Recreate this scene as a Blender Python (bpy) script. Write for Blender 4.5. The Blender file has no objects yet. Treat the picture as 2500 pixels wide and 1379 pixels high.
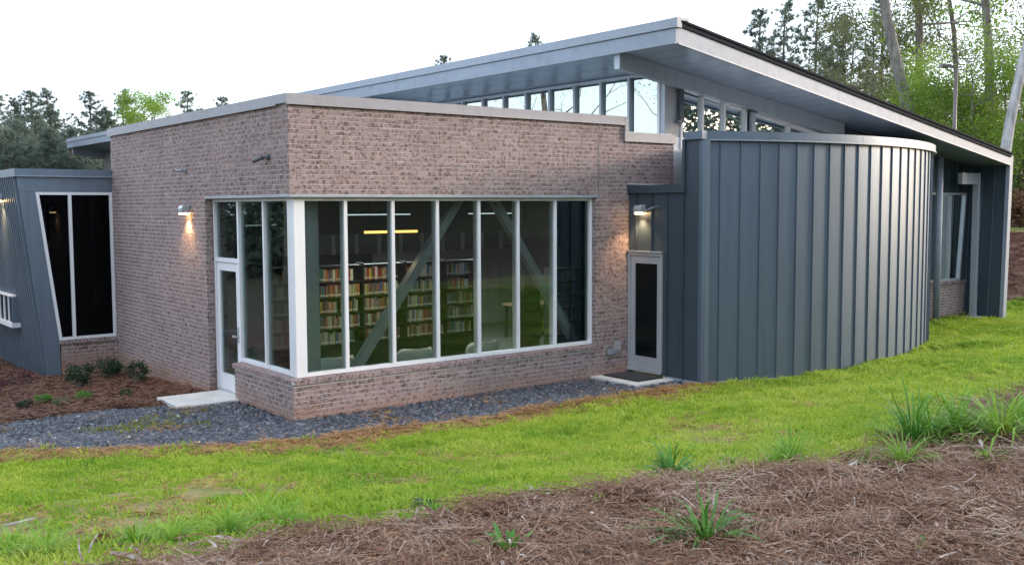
import bpy, bmesh, math, random
import numpy as np
from mathutils import Vector, Matrix

# ------------------------------------------------------------------ camera, sky, sun, exposure
scene = bpy.context.scene
COL = scene.collection
R_ = math.radians
cam_d = bpy.data.cameras.new('camera')
cam = bpy.data.objects.new('camera', cam_d)
COL.objects.link(cam)
scene.camera = cam
CAM = Vector((-6.4636, -13.4018, 3.1101))
cam_d.sensor_width = 36.0
cam_d.sensor_fit = 'HORIZONTAL'
cam_d.lens = 36.0 * 2479.54 / 2500.0
cam_d.clip_start = 0.05
cam_d.clip_end = 2000.0


def cam_matrix(yaw, pitch, roll):
    base = Matrix(((1, 0, 0), (0, 0, -1), (0, 1, 0)))
    return Matrix.Rotation(yaw, 3, 'Z') @ base @ Matrix.Rotation(pitch, 3, 'X') @ Matrix.Rotation(roll, 3, 'Z')


CR = cam_matrix(-0.663819, -0.0751995, -0.0040465)
cam.matrix_world = Matrix.Translation(CAM) @ CR.to_4x4()

SUN_AZ, SUN_EL = R_(113), R_(13)
world = bpy.data.worlds.new('World')
scene.world = world
world.use_nodes = True
wn = world.node_tree.nodes
wl = world.node_tree.links
sky = wn.new('ShaderNodeTexSky')
sky.sky_type = 'NISHITA'
sky.sun_disc = False
sky.sun_elevation = SUN_EL
sky.sun_rotation = SUN_AZ
sky.dust_density = 2.0
veil = wn.new('ShaderNodeMix')          # thin even cloud veil over the blue
veil.data_type = 'RGBA'
veil.inputs[0].default_value = 0.58
veil.inputs[7].default_value = (6.5, 7.4, 8.8, 1)
wl.new(sky.outputs[0], veil.inputs[6])
wl.new(veil.outputs[2], wn['Background'].inputs[0])
wn['Background'].inputs[1].default_value = 0.13

sun_d = bpy.data.lights.new('sun', 'SUN')
sun_d.energy = 1.3
sun_d.angle = R_(12)
sun_d.color = (1.0, 0.83, 0.70)
sun = bpy.data.objects.new('sun', sun_d)
COL.objects.link(sun)
sd = Vector((math.sin(SUN_AZ) * math.cos(SUN_EL), math.cos(SUN_AZ) * math.cos(SUN_EL), math.sin(SUN_EL)))
sun.rotation_euler = (-sd).to_track_quat('-Z', 'Y').to_euler()

scene.view_settings.view_transform = 'Standard'
scene.view_settings.look = 'None'
scene.view_settings.gamma = 1.0
scene.view_settings.exposure = 1.6
scene.render.engine = 'CYCLES'
scene.cycles.use_denoising = True
scene.cycles.use_adaptive_sampling = True
scene.cycles.adaptive_threshold = 0.02
scene.cycles.max_bounces = 5
scene.cycles.diffuse_bounces = 2
scene.cycles.glossy_bounces = 4
scene.cycles.transparent_max_bounces = 10
scene.cycles.sample_clamp_indirect = 6.0

rng = np.random.default_rng(7)
random.seed(7)

# ------------------------------------------------------------------ node helpers


class NT:
    def __init__(self, name):
        self.m = bpy.data.materials.new(name)
        self.m.use_nodes = True
        self.t = self.m.node_tree
        self.b = self.t.nodes['Principled BSDF']
        self.out = self.t.nodes['Material Output']

    def n(self, typ, **kw):
        nd = self.t.nodes.new(typ)
        for k, v in kw.items():
            if k.startswith('i_'):
                key = k[2:]
                key = int(key) if key.isdigit() else key.replace('_', ' ')
                nd.inputs[key].default_value = v
            else:
                setattr(nd, k, v)
        return nd

    def l(self, a, b):
        self.t.links.new(a, b)

    def pos(self):
        return self.n('ShaderNodeNewGeometry').outputs['Position']

    def noise(self, scale, vec=None, detail=3.0, rough=0.55, out='Fac'):
        nd = self.n('ShaderNodeTexNoise', i_Scale=scale, i_Detail=detail, i_Roughness=rough)
        self.l(vec if vec is not None else self.pos(), nd.inputs['Vector'])
        return nd.outputs[0 if out == 'Fac' else 1]

    def ramp(self, fac, stops, mode='LINEAR'):
        nd = self.n('ShaderNodeValToRGB')
        nd.color_ramp.interpolation = mode
        el = nd.color_ramp.elements
        el[0].position, el[0].color = stops[0][0], (*stops[0][1], 1)
        el[1].position, el[1].color = stops[-1][0], (*stops[-1][1], 1)
        for p, c in stops[1:-1]:
            e = el.new(p)
            e.color = (*c, 1)
        self.l(fac, nd.inputs[0])
        return nd.outputs[0]

    def math(self, op, a, b=None, clamp=False):
        nd = self.n('ShaderNodeMath', operation=op, use_clamp=clamp)
        for i, x in enumerate((a, b)):
            if x is None:
                continue
            if isinstance(x, (int, float)):
                nd.inputs[i].default_value = x
            else:
                self.l(x, nd.inputs[i])
        return nd.outputs[0]

    def mix(self, fac, a, b, mode='MIX'):
        nd = self.n('ShaderNodeMix', data_type='RGBA', blend_type=mode)
        for i, x in ((0, fac), (6, a), (7, b)):
            if isinstance(x, (int, float)):
                nd.inputs[i].default_value = x
            elif isinstance(x, tuple):
                nd.inputs[i].default_value = (*x, 1)
            else:
                self.l(x, nd.inputs[i])
        return nd.outputs[2]

    def mapv(self, vec, scale=(1, 1, 1)):
        nd = self.n('ShaderNodeMapping')
        nd.inputs['Scale'].default_value = scale
        self.l(vec, nd.inputs['Vector'])
        return nd.outputs[0]

    def bump(self, h, strength=0.3, dist=0.01):
        nd = self.n('ShaderNodeBump', i_Strength=strength, i_Distance=dist)
        self.l(h, nd.inputs['Height'])
        self.l(nd.outputs[0], self.b.inputs['Normal'])

    def col(self, c):
        if isinstance(c, tuple):
            self.b.inputs['Base Color'].default_value = (*c, 1)
        else:
            self.l(c, self.b.inputs['Base Color'])

    def set(self, **kw):
        for k, v in kw.items():
            self.b.inputs[k.replace('_', ' ')].default_value = v
        return self


M = {}


def painted(name, c, rough=0.45, metal=0.0, var=0.12, scale=1.2, streak=True, dirt=0.25):
    t = NT(name)
    p = t.pos()
    n1 = t.noise(scale, p, 1.0, 0.4)
    n2 = t.noise(5.0, t.mapv(p, (1, 1, 0.08)) if streak else p, 3)
    a = tuple(x * (1 - var) for x in c)
    b = tuple(min(1, x * (1 + var)) for x in c)
    cc = t.mix(n1, a, b)
    dk = t.ramp(n2, [(0.45, (1, 1, 1)), (0.8, (1 - dirt,) * 3)])
    t.col(t.mix(1.0, cc, dk, 'MULTIPLY'))
    t.set(Roughness=rough, Metallic=metal)
    if metal >= 0.2:
        t.bump(t.noise(1.0, t.mapv(p, (2.2, 2.2, 0.5)), 1.0, 0.3), 0.10, 0.02)
    else:
        t.bump(t.noise(2.2, p, 2), 0.08, 0.01)
    M[name] = t.m
    return t


def leafy(name, stops, rough=0.6, trans=0.35, scale=0.35, hi=9.0, hk=0.35):
    t = NT(name)
    oi = t.n('ShaderNodeObjectInfo')
    n1 = t.noise(scale, t.pos(), 3)
    n2 = t.noise(hi, t.pos(), 2)
    f = t.math('ADD', t.math('MULTIPLY', n1, 0.9 - hk), t.math('MULTIPLY', n2, hk))
    f = t.math('ADD', f, t.math('MULTIPLY', t.math('SUBTRACT', oi.outputs['Random'], 0.5), 0.22))
    c = t.ramp(f, stops)
    t.col(c)
    t.set(Roughness=rough)
    t.b.inputs['Specular IOR Level'].default_value = 0.25
    tr = t.n('ShaderNodeBsdfTranslucent')
    t.l(c, tr.inputs['Color'])
    mx = t.n('ShaderNodeMixShader')
    mx.inputs[0].default_value = trans
    t.l(t.b.outputs[0], mx.inputs[1])
    t.l(tr.outputs[0], mx.inputs[2])
    t.l(mx.outputs[0], t.out.inputs[0])
    M[name] = t.m
    return t


def make_materials():
    # brick: taupe with dark flecks, each brick its own tone
    t = NT('brick')
    at = t.n('ShaderNodeAttribute', attribute_name='tone')
    oi = t.n('ShaderNodeObjectInfo')
    v = t.math('FRACT', t.math('ADD', at.outputs['Fac'], oi.outputs['Random']))
    p = t.pos()
    base = t.ramp(v, [(0.0, (0.255, 0.175, 0.158)), (0.25, (0.295, 0.212, 0.196)), (0.5, (0.275, 0.196, 0.186)),
                      (0.75, (0.325, 0.242, 0.226)), (1.0, (0.262, 0.188, 0.18))])
    off = t.n('ShaderNodeCombineXYZ')
    for i_, k_ in enumerate((37.0, 91.0, 53.0)):
        t.l(t.math('MULTIPLY', v, k_), off.inputs[i_])
    pv = t.n('ShaderNodeVectorMath', operation='ADD')
    t.l(p, pv.inputs[0])
    t.l(off.outputs[0], pv.inputs[1])
    pj = pv.outputs[0]                       # every brick its own grain
    fl = t.noise(19.0, pj, 3, 0.55)
    fleck = t.ramp(fl, [(0.50, (1, 1, 1)), (0.61, (0.34, 0.29, 0.28))])
    c = t.mix(1.0, base, fleck, 'MULTIPLY')
    pale = t.ramp(t.noise(30.0, pj, 3, 0.6), [(0.55, (0, 0, 0)), (0.72, (1, 1, 1))])
    c = t.mix(t.math('MULTIPLY', pale, 0.4), c, (0.42, 0.345, 0.325))
    wth = t.ramp(t.noise(0.7, p, 4, 0.6), [(0.35, (0.86, 0.86, 0.87)), (0.65, (1.06, 1.05, 1.04))])
    c = t.mix(1.0, c, wth, 'MULTIPLY')
    # red clay splash near grade
    sx = t.n('ShaderNodeSeparateXYZ')
    t.l(p, sx.inputs[0])
    zz = t.math('ADD', sx.outputs['Z'], t.math('MULTIPLY', t.noise(1.6, p, 3), 0.5))
    clay = t.ramp(zz, [(0.22, (1, 1, 1)), (0.52, (0, 0, 0))])
    c = t.mix(t.math('MULTIPLY', clay, 0.6), c, (0.30, 0.155, 0.09))
    t.col(c)
    t.set(Roughness=0.9)
    t.bump(t.noise(60, p, 3), 0.5, 0.006)
    M['brick'] = t.m
    t = NT('mortar')
    p = t.pos()
    c = t.ramp(t.noise(30, p, 3), [(0.3, (0.50, 0.475, 0.46)), (0.7, (0.66, 0.64, 0.62))])
    sx = t.n('ShaderNodeSeparateXYZ')
    t.l(p, sx.inputs[0])
    zz = t.math('ADD', sx.outputs['Z'], t.math('MULTIPLY', t.noise(1.6, p, 3), 0.5))
    clay = t.ramp(zz, [(0.22, (1, 1, 1)), (0.52, (0, 0, 0))])
    t.col(t.mix(t.math('MULTIPLY', clay, 0.55), c, (0.34, 0.2, 0.13)))
    t.set(Roughness=0.95)
    M['mortar'] = t.m

    painted('frame_white', (0.70, 0.69, 0.70), 0.38, 0.0, 0.05, 2.0, True, 0.12)
    painted('coping', (0.27, 0.26, 0.275), 0.5, 0.1, 0.06, 0.8, False, 0.15)
    painted('fascia', (0.235, 0.265, 0.31), 0.6, 0.05, 0.08, 0.9, False, 0.2)
    painted('fascia_trim', (0.24, 0.265, 0.305), 0.5, 0.1, 0.05, 0.9, False, 0.1)
    painted('soffit', (0.27, 0.335, 0.405), 0.32, 0.35, 0.12, 0.6, False, 0.2)
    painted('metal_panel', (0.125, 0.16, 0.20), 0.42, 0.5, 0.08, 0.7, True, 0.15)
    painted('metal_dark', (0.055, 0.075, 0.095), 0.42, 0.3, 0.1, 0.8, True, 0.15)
    painted('metal_wing', (0.155, 0.20, 0.25), 0.4, 0.45, 0.08, 0.7, True, 0.2)
    painted('steel_grey', (0.34, 0.37, 0.41), 0.4, 0.25, 0.08, 0.9, True, 0.15)
    painted('panel_grey', (0.33, 0.32, 0.32), 0.5, 0.0, 0.06, 1.5, True, 0.15)
    painted('panel_white', (0.72, 0.72, 0.73), 0.5, 0.0, 0.04, 1.5, True, 0.08)
    painted('roof_dark', (0.022, 0.024, 0.028), 0.9, 0.0, 0.1, 1.0, False, 0.2).b.inputs['Specular IOR Level'].default_value = 0.1
    painted('roof_membrane', (0.62, 0.63, 0.64), 0.7, 0.0, 0.08, 1.0, False, 0.2)
    painted('aluminium', (0.46, 0.475, 0.50), 0.32, 0.35, 0.06, 2.0, True, 0.12)
    painted('black_plastic', (0.02, 0.02, 0.022), 0.5, 0, 0.1)
    painted('cam_grey', (0.09, 0.10, 0.115), 0.45, 0, 0.05)
    painted('white_plastic', (0.24, 0.27, 0.30), 0.45, 0, 0.05)
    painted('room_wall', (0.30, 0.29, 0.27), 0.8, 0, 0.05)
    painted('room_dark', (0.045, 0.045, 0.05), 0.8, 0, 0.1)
    painted('carpet', (0.10, 0.105, 0.10), 0.95, 0, 0.3, 8)
    painted('shelf_black', (0.018, 0.018, 0.02), 0.5, 0, 0.1)
    painted('chair_shell', (0.42, 0.45, 0.42), 0.5, 0, 0.05)
    painted('table_wood', (0.35, 0.25, 0.15), 0.5, 0, 0.15, 6)
    painted('blind', (0.42, 0.44, 0.43), 0.7, 0, 0.06, 6)
    painted('brace', (0.30, 0.33, 0.35), 0.4, 0.1, 0.1)
    painted('pole_bronze', (0.12, 0.10, 0.09), 0.45, 0.4, 0.08)
    painted('terracotta', (0.2, 0.19, 0.18), 0.7, 0, 0.1)

    t = NT('concrete')
    p = t.pos()
    c = t.ramp(t.noise(3, p, 5), [(0.3, (0.42, 0.405, 0.385)), (0.7, (0.56, 0.545, 0.52))])
    sp = t.ramp(t.noise(40, p, 2), [(0.62, (1, 1, 1)), (0.72, (0.6, 0.55, 0.5))])
    t.col(t.mix(1.0, c, sp, 'MULTIPLY'))
    t.set(Roughness=0.9)
    M['concrete'] = t.m

    def glass(name, refl, tint, gl, k=1.0):
        t = NT(name)
        lw = t.n('ShaderNodeFresnel', i_IOR=1.5)
        f = t.math('ADD', t.math('MULTIPLY', lw.outputs[0], k), refl, True)
        g = t.n('ShaderNodeBsdfGlossy')
        g.inputs['Roughness'].default_value = 0.012
        g.inputs['Color'].default_value = (*gl, 1)
        b = t.n('ShaderNodeBump', i_Strength=0.012, i_Distance=0.02)
        t.l(t.noise(1.1, t.pos(), 1), b.inputs['Height'])
        t.l(b.outputs[0], g.inputs['Normal'])
        tr = t.n('ShaderNodeBsdfTransparent')
        tr.inputs['Color'].default_value = (*tint, 1)
        mx = t.n('ShaderNodeMixShader')
        t.l(f, mx.inputs[0])
        t.l(tr.outputs[0], mx.inputs[1])
        t.l(g.outputs[0], mx.inputs[2])
        t.l(mx.outputs[0], t.out.inputs[0])
        M[name] = t.m
    glass('glass', 0.015, (0.79, 0.84, 0.82), (0.82, 0.90, 0.92), 0.85)
    glass('glass_high', 0.42, (0.45, 0.52, 0.5), (0.88, 0.97, 0.93))
    glass('glass_dark', 0.0, (0.30, 0.35, 0.37), (0.75, 0.9, 1.0), 0.32)

    def emit(name, c, s):
        t = NT(name)
        t.b.inputs['Emission Color'].default_value = (*c, 1)
        t.b.inputs['Emission Strength'].default_value = s
        t.col((0.8, 0.8, 0.8))
        M[name] = t.m
    emit('lamp_warm', (1.0, 0.62, 0.27), 14)
    emit('tube_warm', (1.0, 0.52, 0.12), 1.1)
    emit('tube_white', (0.8, 0.92, 1.0), 0.35)

    # book: colour carried by each book
    t = NT('book')
    oi = t.n('ShaderNodeObjectInfo')
    n = t.ramp(t.noise(18, t.n('ShaderNodeTexCoord').outputs['Object'], 2), [(0.3, (0.75,) * 3), (0.7, (1.1,) * 3)])
    t.col(t.mix(0.35, t.mix(1.0, oi.outputs['Color'], n, 'MULTIPLY'), (0.16, 0.15, 0.14)))
    t.set(Roughness=0.55)
    M['book'] = t.m
    t = NT('book_mass')
    at = t.n('ShaderNodeAttribute', attribute_name='tint')
    t.col(at.outputs['Color'])
    t.set(Roughness=0.55)
    M['book_mass'] = t.m
    t = NT('paper')
    n = t.noise(20, t.pos(), 2)
    t.col(t.ramp(n, [(0.3, (0.6, 0.58, 0.52)), (0.7, (0.75, 0.74, 0.7))]))
    M['paper'] = t.m

    # ground
    def ground(name, stops, scale, extra=None, bump=0.6, bs=40):
        t = NT(name)
        p = t.pos()
        n = t.math('ADD', t.math('MULTIPLY', t.noise(scale, p, 5, 0.65), 0.6),
                   t.math('MULTIPLY', t.noise(scale * 9, p, 4, 0.7), 0.4))
        c = t.ramp(n, stops)
        if extra:
            c = extra(t, p, c)
        t.col(c)
        t.set(Roughness=0.95)
        t.b.inputs['Specular IOR Level'].default_value = 0.2
        t.bump(t.noise(bs, p, 4), bump, 0.02)
        M[name] = t.m

    ground('soil_lawn', [(0.3, (0.10, 0.12, 0.03)), (0.48, (0.17, 0.175, 0.05)), (0.58, (0.24, 0.185, 0.09)), (0.75, (0.32, 0.24, 0.14))], 1.4)
    ground('soil_gravel', [(0.3, (0.022, 0.024, 0.03)), (0.7, (0.06, 0.062, 0.07))], 6)
    ground('soil_mulch', [(0.3, (0.075, 0.035, 0.024)), (0.55, (0.15, 0.078, 0.052)), (0.75, (0.24, 0.14, 0.10))], 3)
    ground('soil_straw', [(0.3, (0.025, 0.016, 0.012)), (0.55, (0.07, 0.043, 0.03)), (0.75, (0.18, 0.13, 0.10))], 3)
    ground('soil_edge', [(0.3, (0.14, 0.075, 0.04)), (0.55, (0.24, 0.14, 0.075)), (0.75, (0.33, 0.22, 0.12))], 3)
    ground('soil_far', [(0.3, (0.05, 0.05, 0.02)), (0.6, (0.10, 0.075, 0.045)), (0.75, (0.14, 0.10, 0.06))], 0.4)

    t = leafy('grass', [(0.20, (0.10, 0.215, 0.015)), (0.34, (0.20, 0.335, 0.022)), (0.46, (0.31, 0.42, 0.035)), (0.60, (0.41, 0.46, 0.07)), (0.78, (0.48, 0.43, 0.17))], 0.55, 0.45, 0.45)
    leafy('tall_grass', [(0.25, (0.10, 0.24, 0.02)), (0.5, (0.22, 0.38, 0.04)), (0.75, (0.40, 0.48, 0.11))], 0.45, 0.35, 3)
    leafy('broad_leaf', [(0.25, (0.05, 0.16, 0.02)), (0.6, (0.11, 0.27, 0.035)), (0.8, (0.20, 0.34, 0.06))], 0.4, 0.3, 3)
    leafy('weed', [(0.25, (0.16, 0.17, 0.03)), (0.6, (0.30, 0.30, 0.06)), (0.8, (0.38, 0.32, 0.10))], 0.6, 0.3, 3)
    leafy('pine_needles', [(0.25, (0.095, 0.125, 0.10)), (0.5, (0.145, 0.185, 0.14)), (0.75, (0.20, 0.235, 0.165))], 0.6, 0.2, 0.3)  # lightened and greyed: distance haze put into the needle colour
    leafy('spring_leaf', [(0.25, (0.10, 0.19, 0.025)), (0.5, (0.20, 0.32, 0.04)), (0.75, (0.33, 0.40, 0.07))], 0.5, 0.5, 0.45)
    leafy('olive_leaf', [(0.25, (0.07, 0.095, 0.05)), (0.5, (0.15, 0.175, 0.075)), (0.75, (0.30, 0.24, 0.10))], 0.55, 0.35, 0.4)
    leafy('dark_leaf', [(0.25, (0.012, 0.03, 0.014)), (0.5, (0.028, 0.06, 0.026)), (0.75, (0.06, 0.10, 0.04))], 0.45, 0.2, 2)
    leafy('red_leaf', [(0.25, (0.03, 0.008, 0.014)), (0.5, (0.07, 0.02, 0.03)), (0.75, (0.12, 0.05, 0.045))], 0.5, 0.25, 2)
    leafy('brown_leaf', [(0.25, (0.08, 0.035, 0.02)), (0.5, (0.15, 0.07, 0.04)), (0.75, (0.22, 0.12, 0.07))], 0.6, 0.15, 3)
    leafy('straw', [(0.2, (0.04, 0.018, 0.011)), (0.36, (0.13, 0.055, 0.026)), (0.48, (0.22, 0.115, 0.06)), (0.59, (0.34, 0.24, 0.175)), (0.77, (0.55, 0.49, 0.44))], 0.6, 0.1, 1.6, 55.0, 0.6)
    leafy('straw_red', [(0.25, (0.08, 0.034, 0.022)), (0.5, (0.17, 0.085, 0.055)), (0.75, (0.26, 0.16, 0.11))], 0.7, 0.1, 5)
    leafy('straw_gold', [(0.25, (0.22, 0.11, 0.045)), (0.5, (0.34, 0.19, 0.08)), (0.75, (0.46, 0.31, 0.15))], 0.7, 0.1, 5)

    t = NT('slate_chip')
    oi = t.n('ShaderNodeObjectInfo')
    n = t.noise(4, t.pos(), 2)
    r = t.n('ShaderNodeTexWhiteNoise', noise_dimensions='1D')
    t.l(oi.outputs['Random'], r.inputs['W'])
    c = t.ramp(oi.outputs['Random'], [(0.0, (0.025, 0.028, 0.036)), (0.45, (0.05, 0.056, 0.07)), (0.80, (0.085, 0.094, 0.115)), (0.90, (0.13, 0.14, 0.165)), (0.94, (0.14, 0.085, 0.06)), (0.985, (0.12, 0.13, 0.15)), (1.0, (0.5, 0.5, 0.5))])
    t.col(c)
    t.set(Roughness=0.55)
    M['slate_chip'] = t.m
    t = NT('pebble')
    oi = t.n('ShaderNodeObjectInfo')
    c = t.ramp(oi.outputs['Random'], [(0.0, (0.12, 0.125, 0.14)), (0.5, (0.26, 0.26, 0.28)), (1.0, (0.5, 0.49, 0.47))])
    n = t.ramp(t.noise(45, t.pos(), 3), [(0.3, (0.7,) * 3), (0.7, (1.1,) * 3)])
    t.col(t.mix(1.0, c, n, 'MULTIPLY'))
    t.set(Roughness=0.8)
    M['pebble'] = t.m

    def bark(name, a, b, sc):
        t = NT(name)
        p = t.mapv(t.pos(), (1, 1, 0.25))
        n = t.noise(sc, p, 5, 0.7)
        t.col(t.ramp(n, [(0.35, a), (0.65, b)]))
        t.set(Roughness=0.95)
        t.bump(n, 0.8, 0.05)
        M[name] = t.m
    bark('bark_grey', (0.07, 0.062, 0.055), (0.26, 0.235, 0.20), 6)
    bark('bark_pale', (0.22, 0.21, 0.20), (0.48, 0.46, 0.44), 4)
    bark('bark_pine', (0.06, 0.045, 0.038), (0.19, 0.14, 0.12), 6)


make_materials()

# ------------------------------------------------------------------ mesh helpers


def quick_mesh(name, verts, faces, mats, smooth=False):
    me = bpy.data.meshes.new(name)
    me.from_pydata([tuple(v) for v in verts], [], [tuple(f) for f in faces])
    for m in (mats if isinstance(mats, (list, tuple)) else [mats]):
        me.materials.append(M[m])
    if smooth:
        me.polygons.foreach_set('use_smooth', [True] * len(me.polygons))
    me.update()
    return me


def np_mesh(name, V, F, mat, smooth=False):
    """V (n,3), F (m,k) with constant k"""
    me = bpy.data.meshes.new(name)
    V = np.asarray(V, np.float32)
    F = np.asarray(F, np.int32)
    k = F.shape[1]
    me.vertices.add(len(V))
    me.vertices.foreach_set('co', V.ravel())
    me.loops.add(F.size)
    me.loops.foreach_set('vertex_index', F.ravel())
    me.polygons.add(len(F))
    me.polygons.foreach_set('loop_start', np.arange(0, F.size, k, dtype=np.int32))
    me.polygons.foreach_set('loop_total', np.full(len(F), k, np.int32))
    if smooth:
        me.polygons.foreach_set('use_smooth', np.ones(len(F), bool))
    me.materials.append(M[mat])
    me.update(calc_edges=True)
    return me


def link(name, me, parent=None, loc=None, label=None, cat=None, group=None, kind=None):
    o = bpy.data.objects.new(name, me)
    COL.objects.link(o)
    if parent is not None:
        o.parent = parent
    if loc is not None:
        o.location = loc
    return tag(o, label, cat, group, kind)


def tag(o, label=None, cat=None, group=None, kind=None):
    if label:
        o['label'] = label
    if cat:
        o['category'] = cat
    if group:
        o['group'] = group
    if kind:
        o['kind'] = kind
    return o


def empty(name, loc=(0, 0, 0), parent=None, label=None, cat=None, group=None, rz=0.0):
    o = link(name, None, parent, loc, label, cat, group)
    o.rotation_euler = (0, 0, rz)
    o.empty_display_size = 0.1
    return o


class MB:
    def __init__(s):
        s.v, s.f, s.mi = [], [], []

    def face(s, pts, mi=0):
        b = len(s.v)
        s.v += [tuple(p) for p in pts]
        s.f.append(tuple(range(b, b + len(pts))))
        s.mi.append(mi)

    def box(s, x0, y0, z0, x1, y1, z1, mi=0):
        b = len(s.v)
        s.v += [(x0, y0, z0), (x1, y0, z0), (x1, y1, z0), (x0, y1, z0), (x0, y0, z1), (x1, y0, z1), (x1, y1, z1), (x0, y1, z1)]
        for q in ((0, 3, 2, 1), (4, 5, 6, 7), (0, 1, 5, 4), (1, 2, 6, 5), (2, 3, 7, 6), (3, 0, 4, 7)):
            s.f.append(tuple(b + i for i in q))
            s.mi.append(mi)
        return s

    def prism(s, pts, off, mi=0):
        """closed polygon pts extruded by vector off"""
        b = len(s.v)
        n = len(pts)
        off = Vector(off)
        s.v += [tuple(p) for p in pts] + [tuple(Vector(p) + off) for p in pts]
        s.f.append(tuple(b + i for i in range(n))[::-1])
        s.f.append(tuple(b + n + i for i in range(n)))
        s.mi += [mi, mi]
        for i in range(n):
            j = (i + 1) % n
            s.f.append((b + i, b + j, b + n + j, b + n + i))
            s.mi.append(mi)
        return s

    def bar(s, p0, p1, w, h, up=(0, 0, 1), mi=0):
        p0, p1, up = Vector(p0), Vector(p1), Vector(up)
        d = (p1 - p0).normalized()
        a = d.cross(up)
        if a.length < 1e-4:
            a = d.cross(Vector((1, 0, 0)))
        a.normalize()
        c = a.cross(d).normalized()
        q = [p0 + a * (w / 2 * i) + c * (h / 2 * j) for i, j in ((-1, -1), (1, -1), (1, 1), (-1, 1))]
        return s.prism(q, p1 - p0, mi)

    def tube(s, pts, rad, n=8, cap=True, mi=0):
        pts = [Vector(p) for p in pts]
        b0 = len(s.v)
        ref = Vector((0.31, 0.87, 0.21)).normalized()
        for i, p in enumerate(pts):
            d = (pts[min(i + 1, len(pts) - 1)] - pts[max(i - 1, 0)]).normalized()
            a = d.cross(ref).normalized()
            c = d.cross(a)
            r = rad[i] if isinstance(rad, (list, tuple)) else rad
            for k in range(n):
                t = 2 * math.pi * k / n
                s.v.append(tuple(p + (a * math.cos(t) + c * math.sin(t)) * r))
        for i in range(len(pts) - 1):
            for k in range(n):
                k2 = (k + 1) % n
                s.f.append((b0 + i * n + k, b0 + i * n + k2, b0 + (i + 1) * n + k2, b0 + (i + 1) * n + k))
                s.mi.append(mi)
        if cap:
            s.f.append(tuple(b0 + k for k in range(n))[::-1])
            s.f.append(tuple(b0 + (len(pts) - 1) * n + k for k in range(n)))
            s.mi += [mi, mi]
        return s

    def mesh(s, name, mats, smooth=False):
        me = quick_mesh(name, s.v, s.f, mats, smooth)
        if any(s.mi):
            me.polygons.foreach_set('material_index', s.mi)
        return me

    def build(s, name, mats, parent=None, smooth=False, bevel=0, **kw):
        o = link(name, s.mesh(name, mats, smooth), parent, **kw)
        if bevel:
            m = o.modifiers.new('bevel', 'BEVEL')
            m.width = bevel
            m.segments = 2
            m.limit_method = 'ANGLE'
        return o


def box(name, x0, y0, z0, x1, y1, z1, mat, parent=None, **kw):
    return MB().box(x0, y0, z0, x1, y1, z1).build(name, mat, parent, **kw)


def copy_tree(o, parent=None):
    c = o.copy()
    COL.objects.link(c)
    c.parent = parent
    for ch in list(o.children):
        copy_tree(ch, c)
    return c


# ------------------------------------------------------------------ terrain
BX = np.array([-40, -12, -5.0, -4.4, -3.7, -2.9, -2.2, -1.5, -0.8, -0.2, 0.4, 0.9, 1.8, 3.6, 8, 20, 60])
BY = np.array([-8.3, -8.3, -7.98, -7.95, -8.0, -8.12, -8.25, -8.35, -8.5, -8.82, -9.0, -9.0, -8.85, -8.6, -8.4, -8.3, -8.2])
GX = np.array([-12, -3.77, -2.93, -1.86, -1.17, -0.34, 0.5, 1.68, 2.49, 3.24, 4.53, 5.82, 6.8])
GY = np.array([3.5, 0.60, 0.01, -0.66, -0.99, -1.22, -1.27, -1.55, -1.66, -1.49, -1.48, -1.60, -1.74])


def vnoise(x, y, s, seed=0):
    """cheap smooth value noise"""
    x = np.asarray(x, float) * s + seed * 17.3
    y = np.asarray(y, float) * s + seed * 9.1
    xi, yi = np.floor(x), np.floor(y)
    fx, fy = x - xi, y - yi
    fx, fy = fx * fx * (3 - 2 * fx), fy * fy * (3 - 2 * fy)

    def h(a, b):
        v = np.sin(a * 127.1 + b * 311.7 + seed * 3.7) * 43758.5453
        return v - np.floor(v)
    return (h(xi, yi) * (1 - fx) + h(xi + 1, yi) * fx) * (1 - fy) + (h(xi, yi + 1) * (1 - fx) + h(xi + 1, yi + 1) * fx) * fy


def border(x):
    return np.interp(x, BX, BY) + (vnoise(x, 0 * np.asarray(x), 1.3, 3) - 0.5) * 0.25


def gravel_edge(x):
    return np.interp(x, GX, GY) + (vnoise(x, 0 * np.asarray(x), 2.1, 5) - 0.5) * 0.12


def hgt(x, y):
    x = np.asarray(x, float)
    y = np.asarray(y, float)
    yb = border(x)
    toe = np.interp(x, [-12, -4, -0.3, 7, 20, 60], [1.5, 0.6, -1.3, -2.3, -1.5, -1.5])
    s = y - yb
    t = np.clip(s / (toe - yb), 0, 1)
    zb = 1.08
    lawn = zb * (1 - t) ** 1.35
    top = zb + np.clip(-s, 0, 60) * 0.075 
    z = np.where(s < 0, top, lawn)
    # building apron: falls away to the back left, rises to the right
    base = np.interp(x, [6, 18, 24], [0.0, 0.15, 0.12])
    base = base + np.where(x < 2, -0.052 * np.clip(y - 2.0, 0, 8), 0.0)
    ramp = np.clip((x - 22.0) * 0.85 + (y - 0) * 0.25, 0, 9) / 9 * 2.1
    far = np.clip((y - 30) / 60, 0, 1) * -1.0
    micro = (vnoise(x, y, 0.7, 1) - 0.5) * 0.08 + (vnoise(x, y, 2.3, 2) - 0.5) * 0.04
    near_wall = np.clip((-1.6 - y) / 1.5, 0, 1) + np.clip((x - 20.5) / 2, 0, 1)
    micro = micro * np.clip(near_wall, 0.15, 1)
    return z + base + ramp + far + micro


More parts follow.
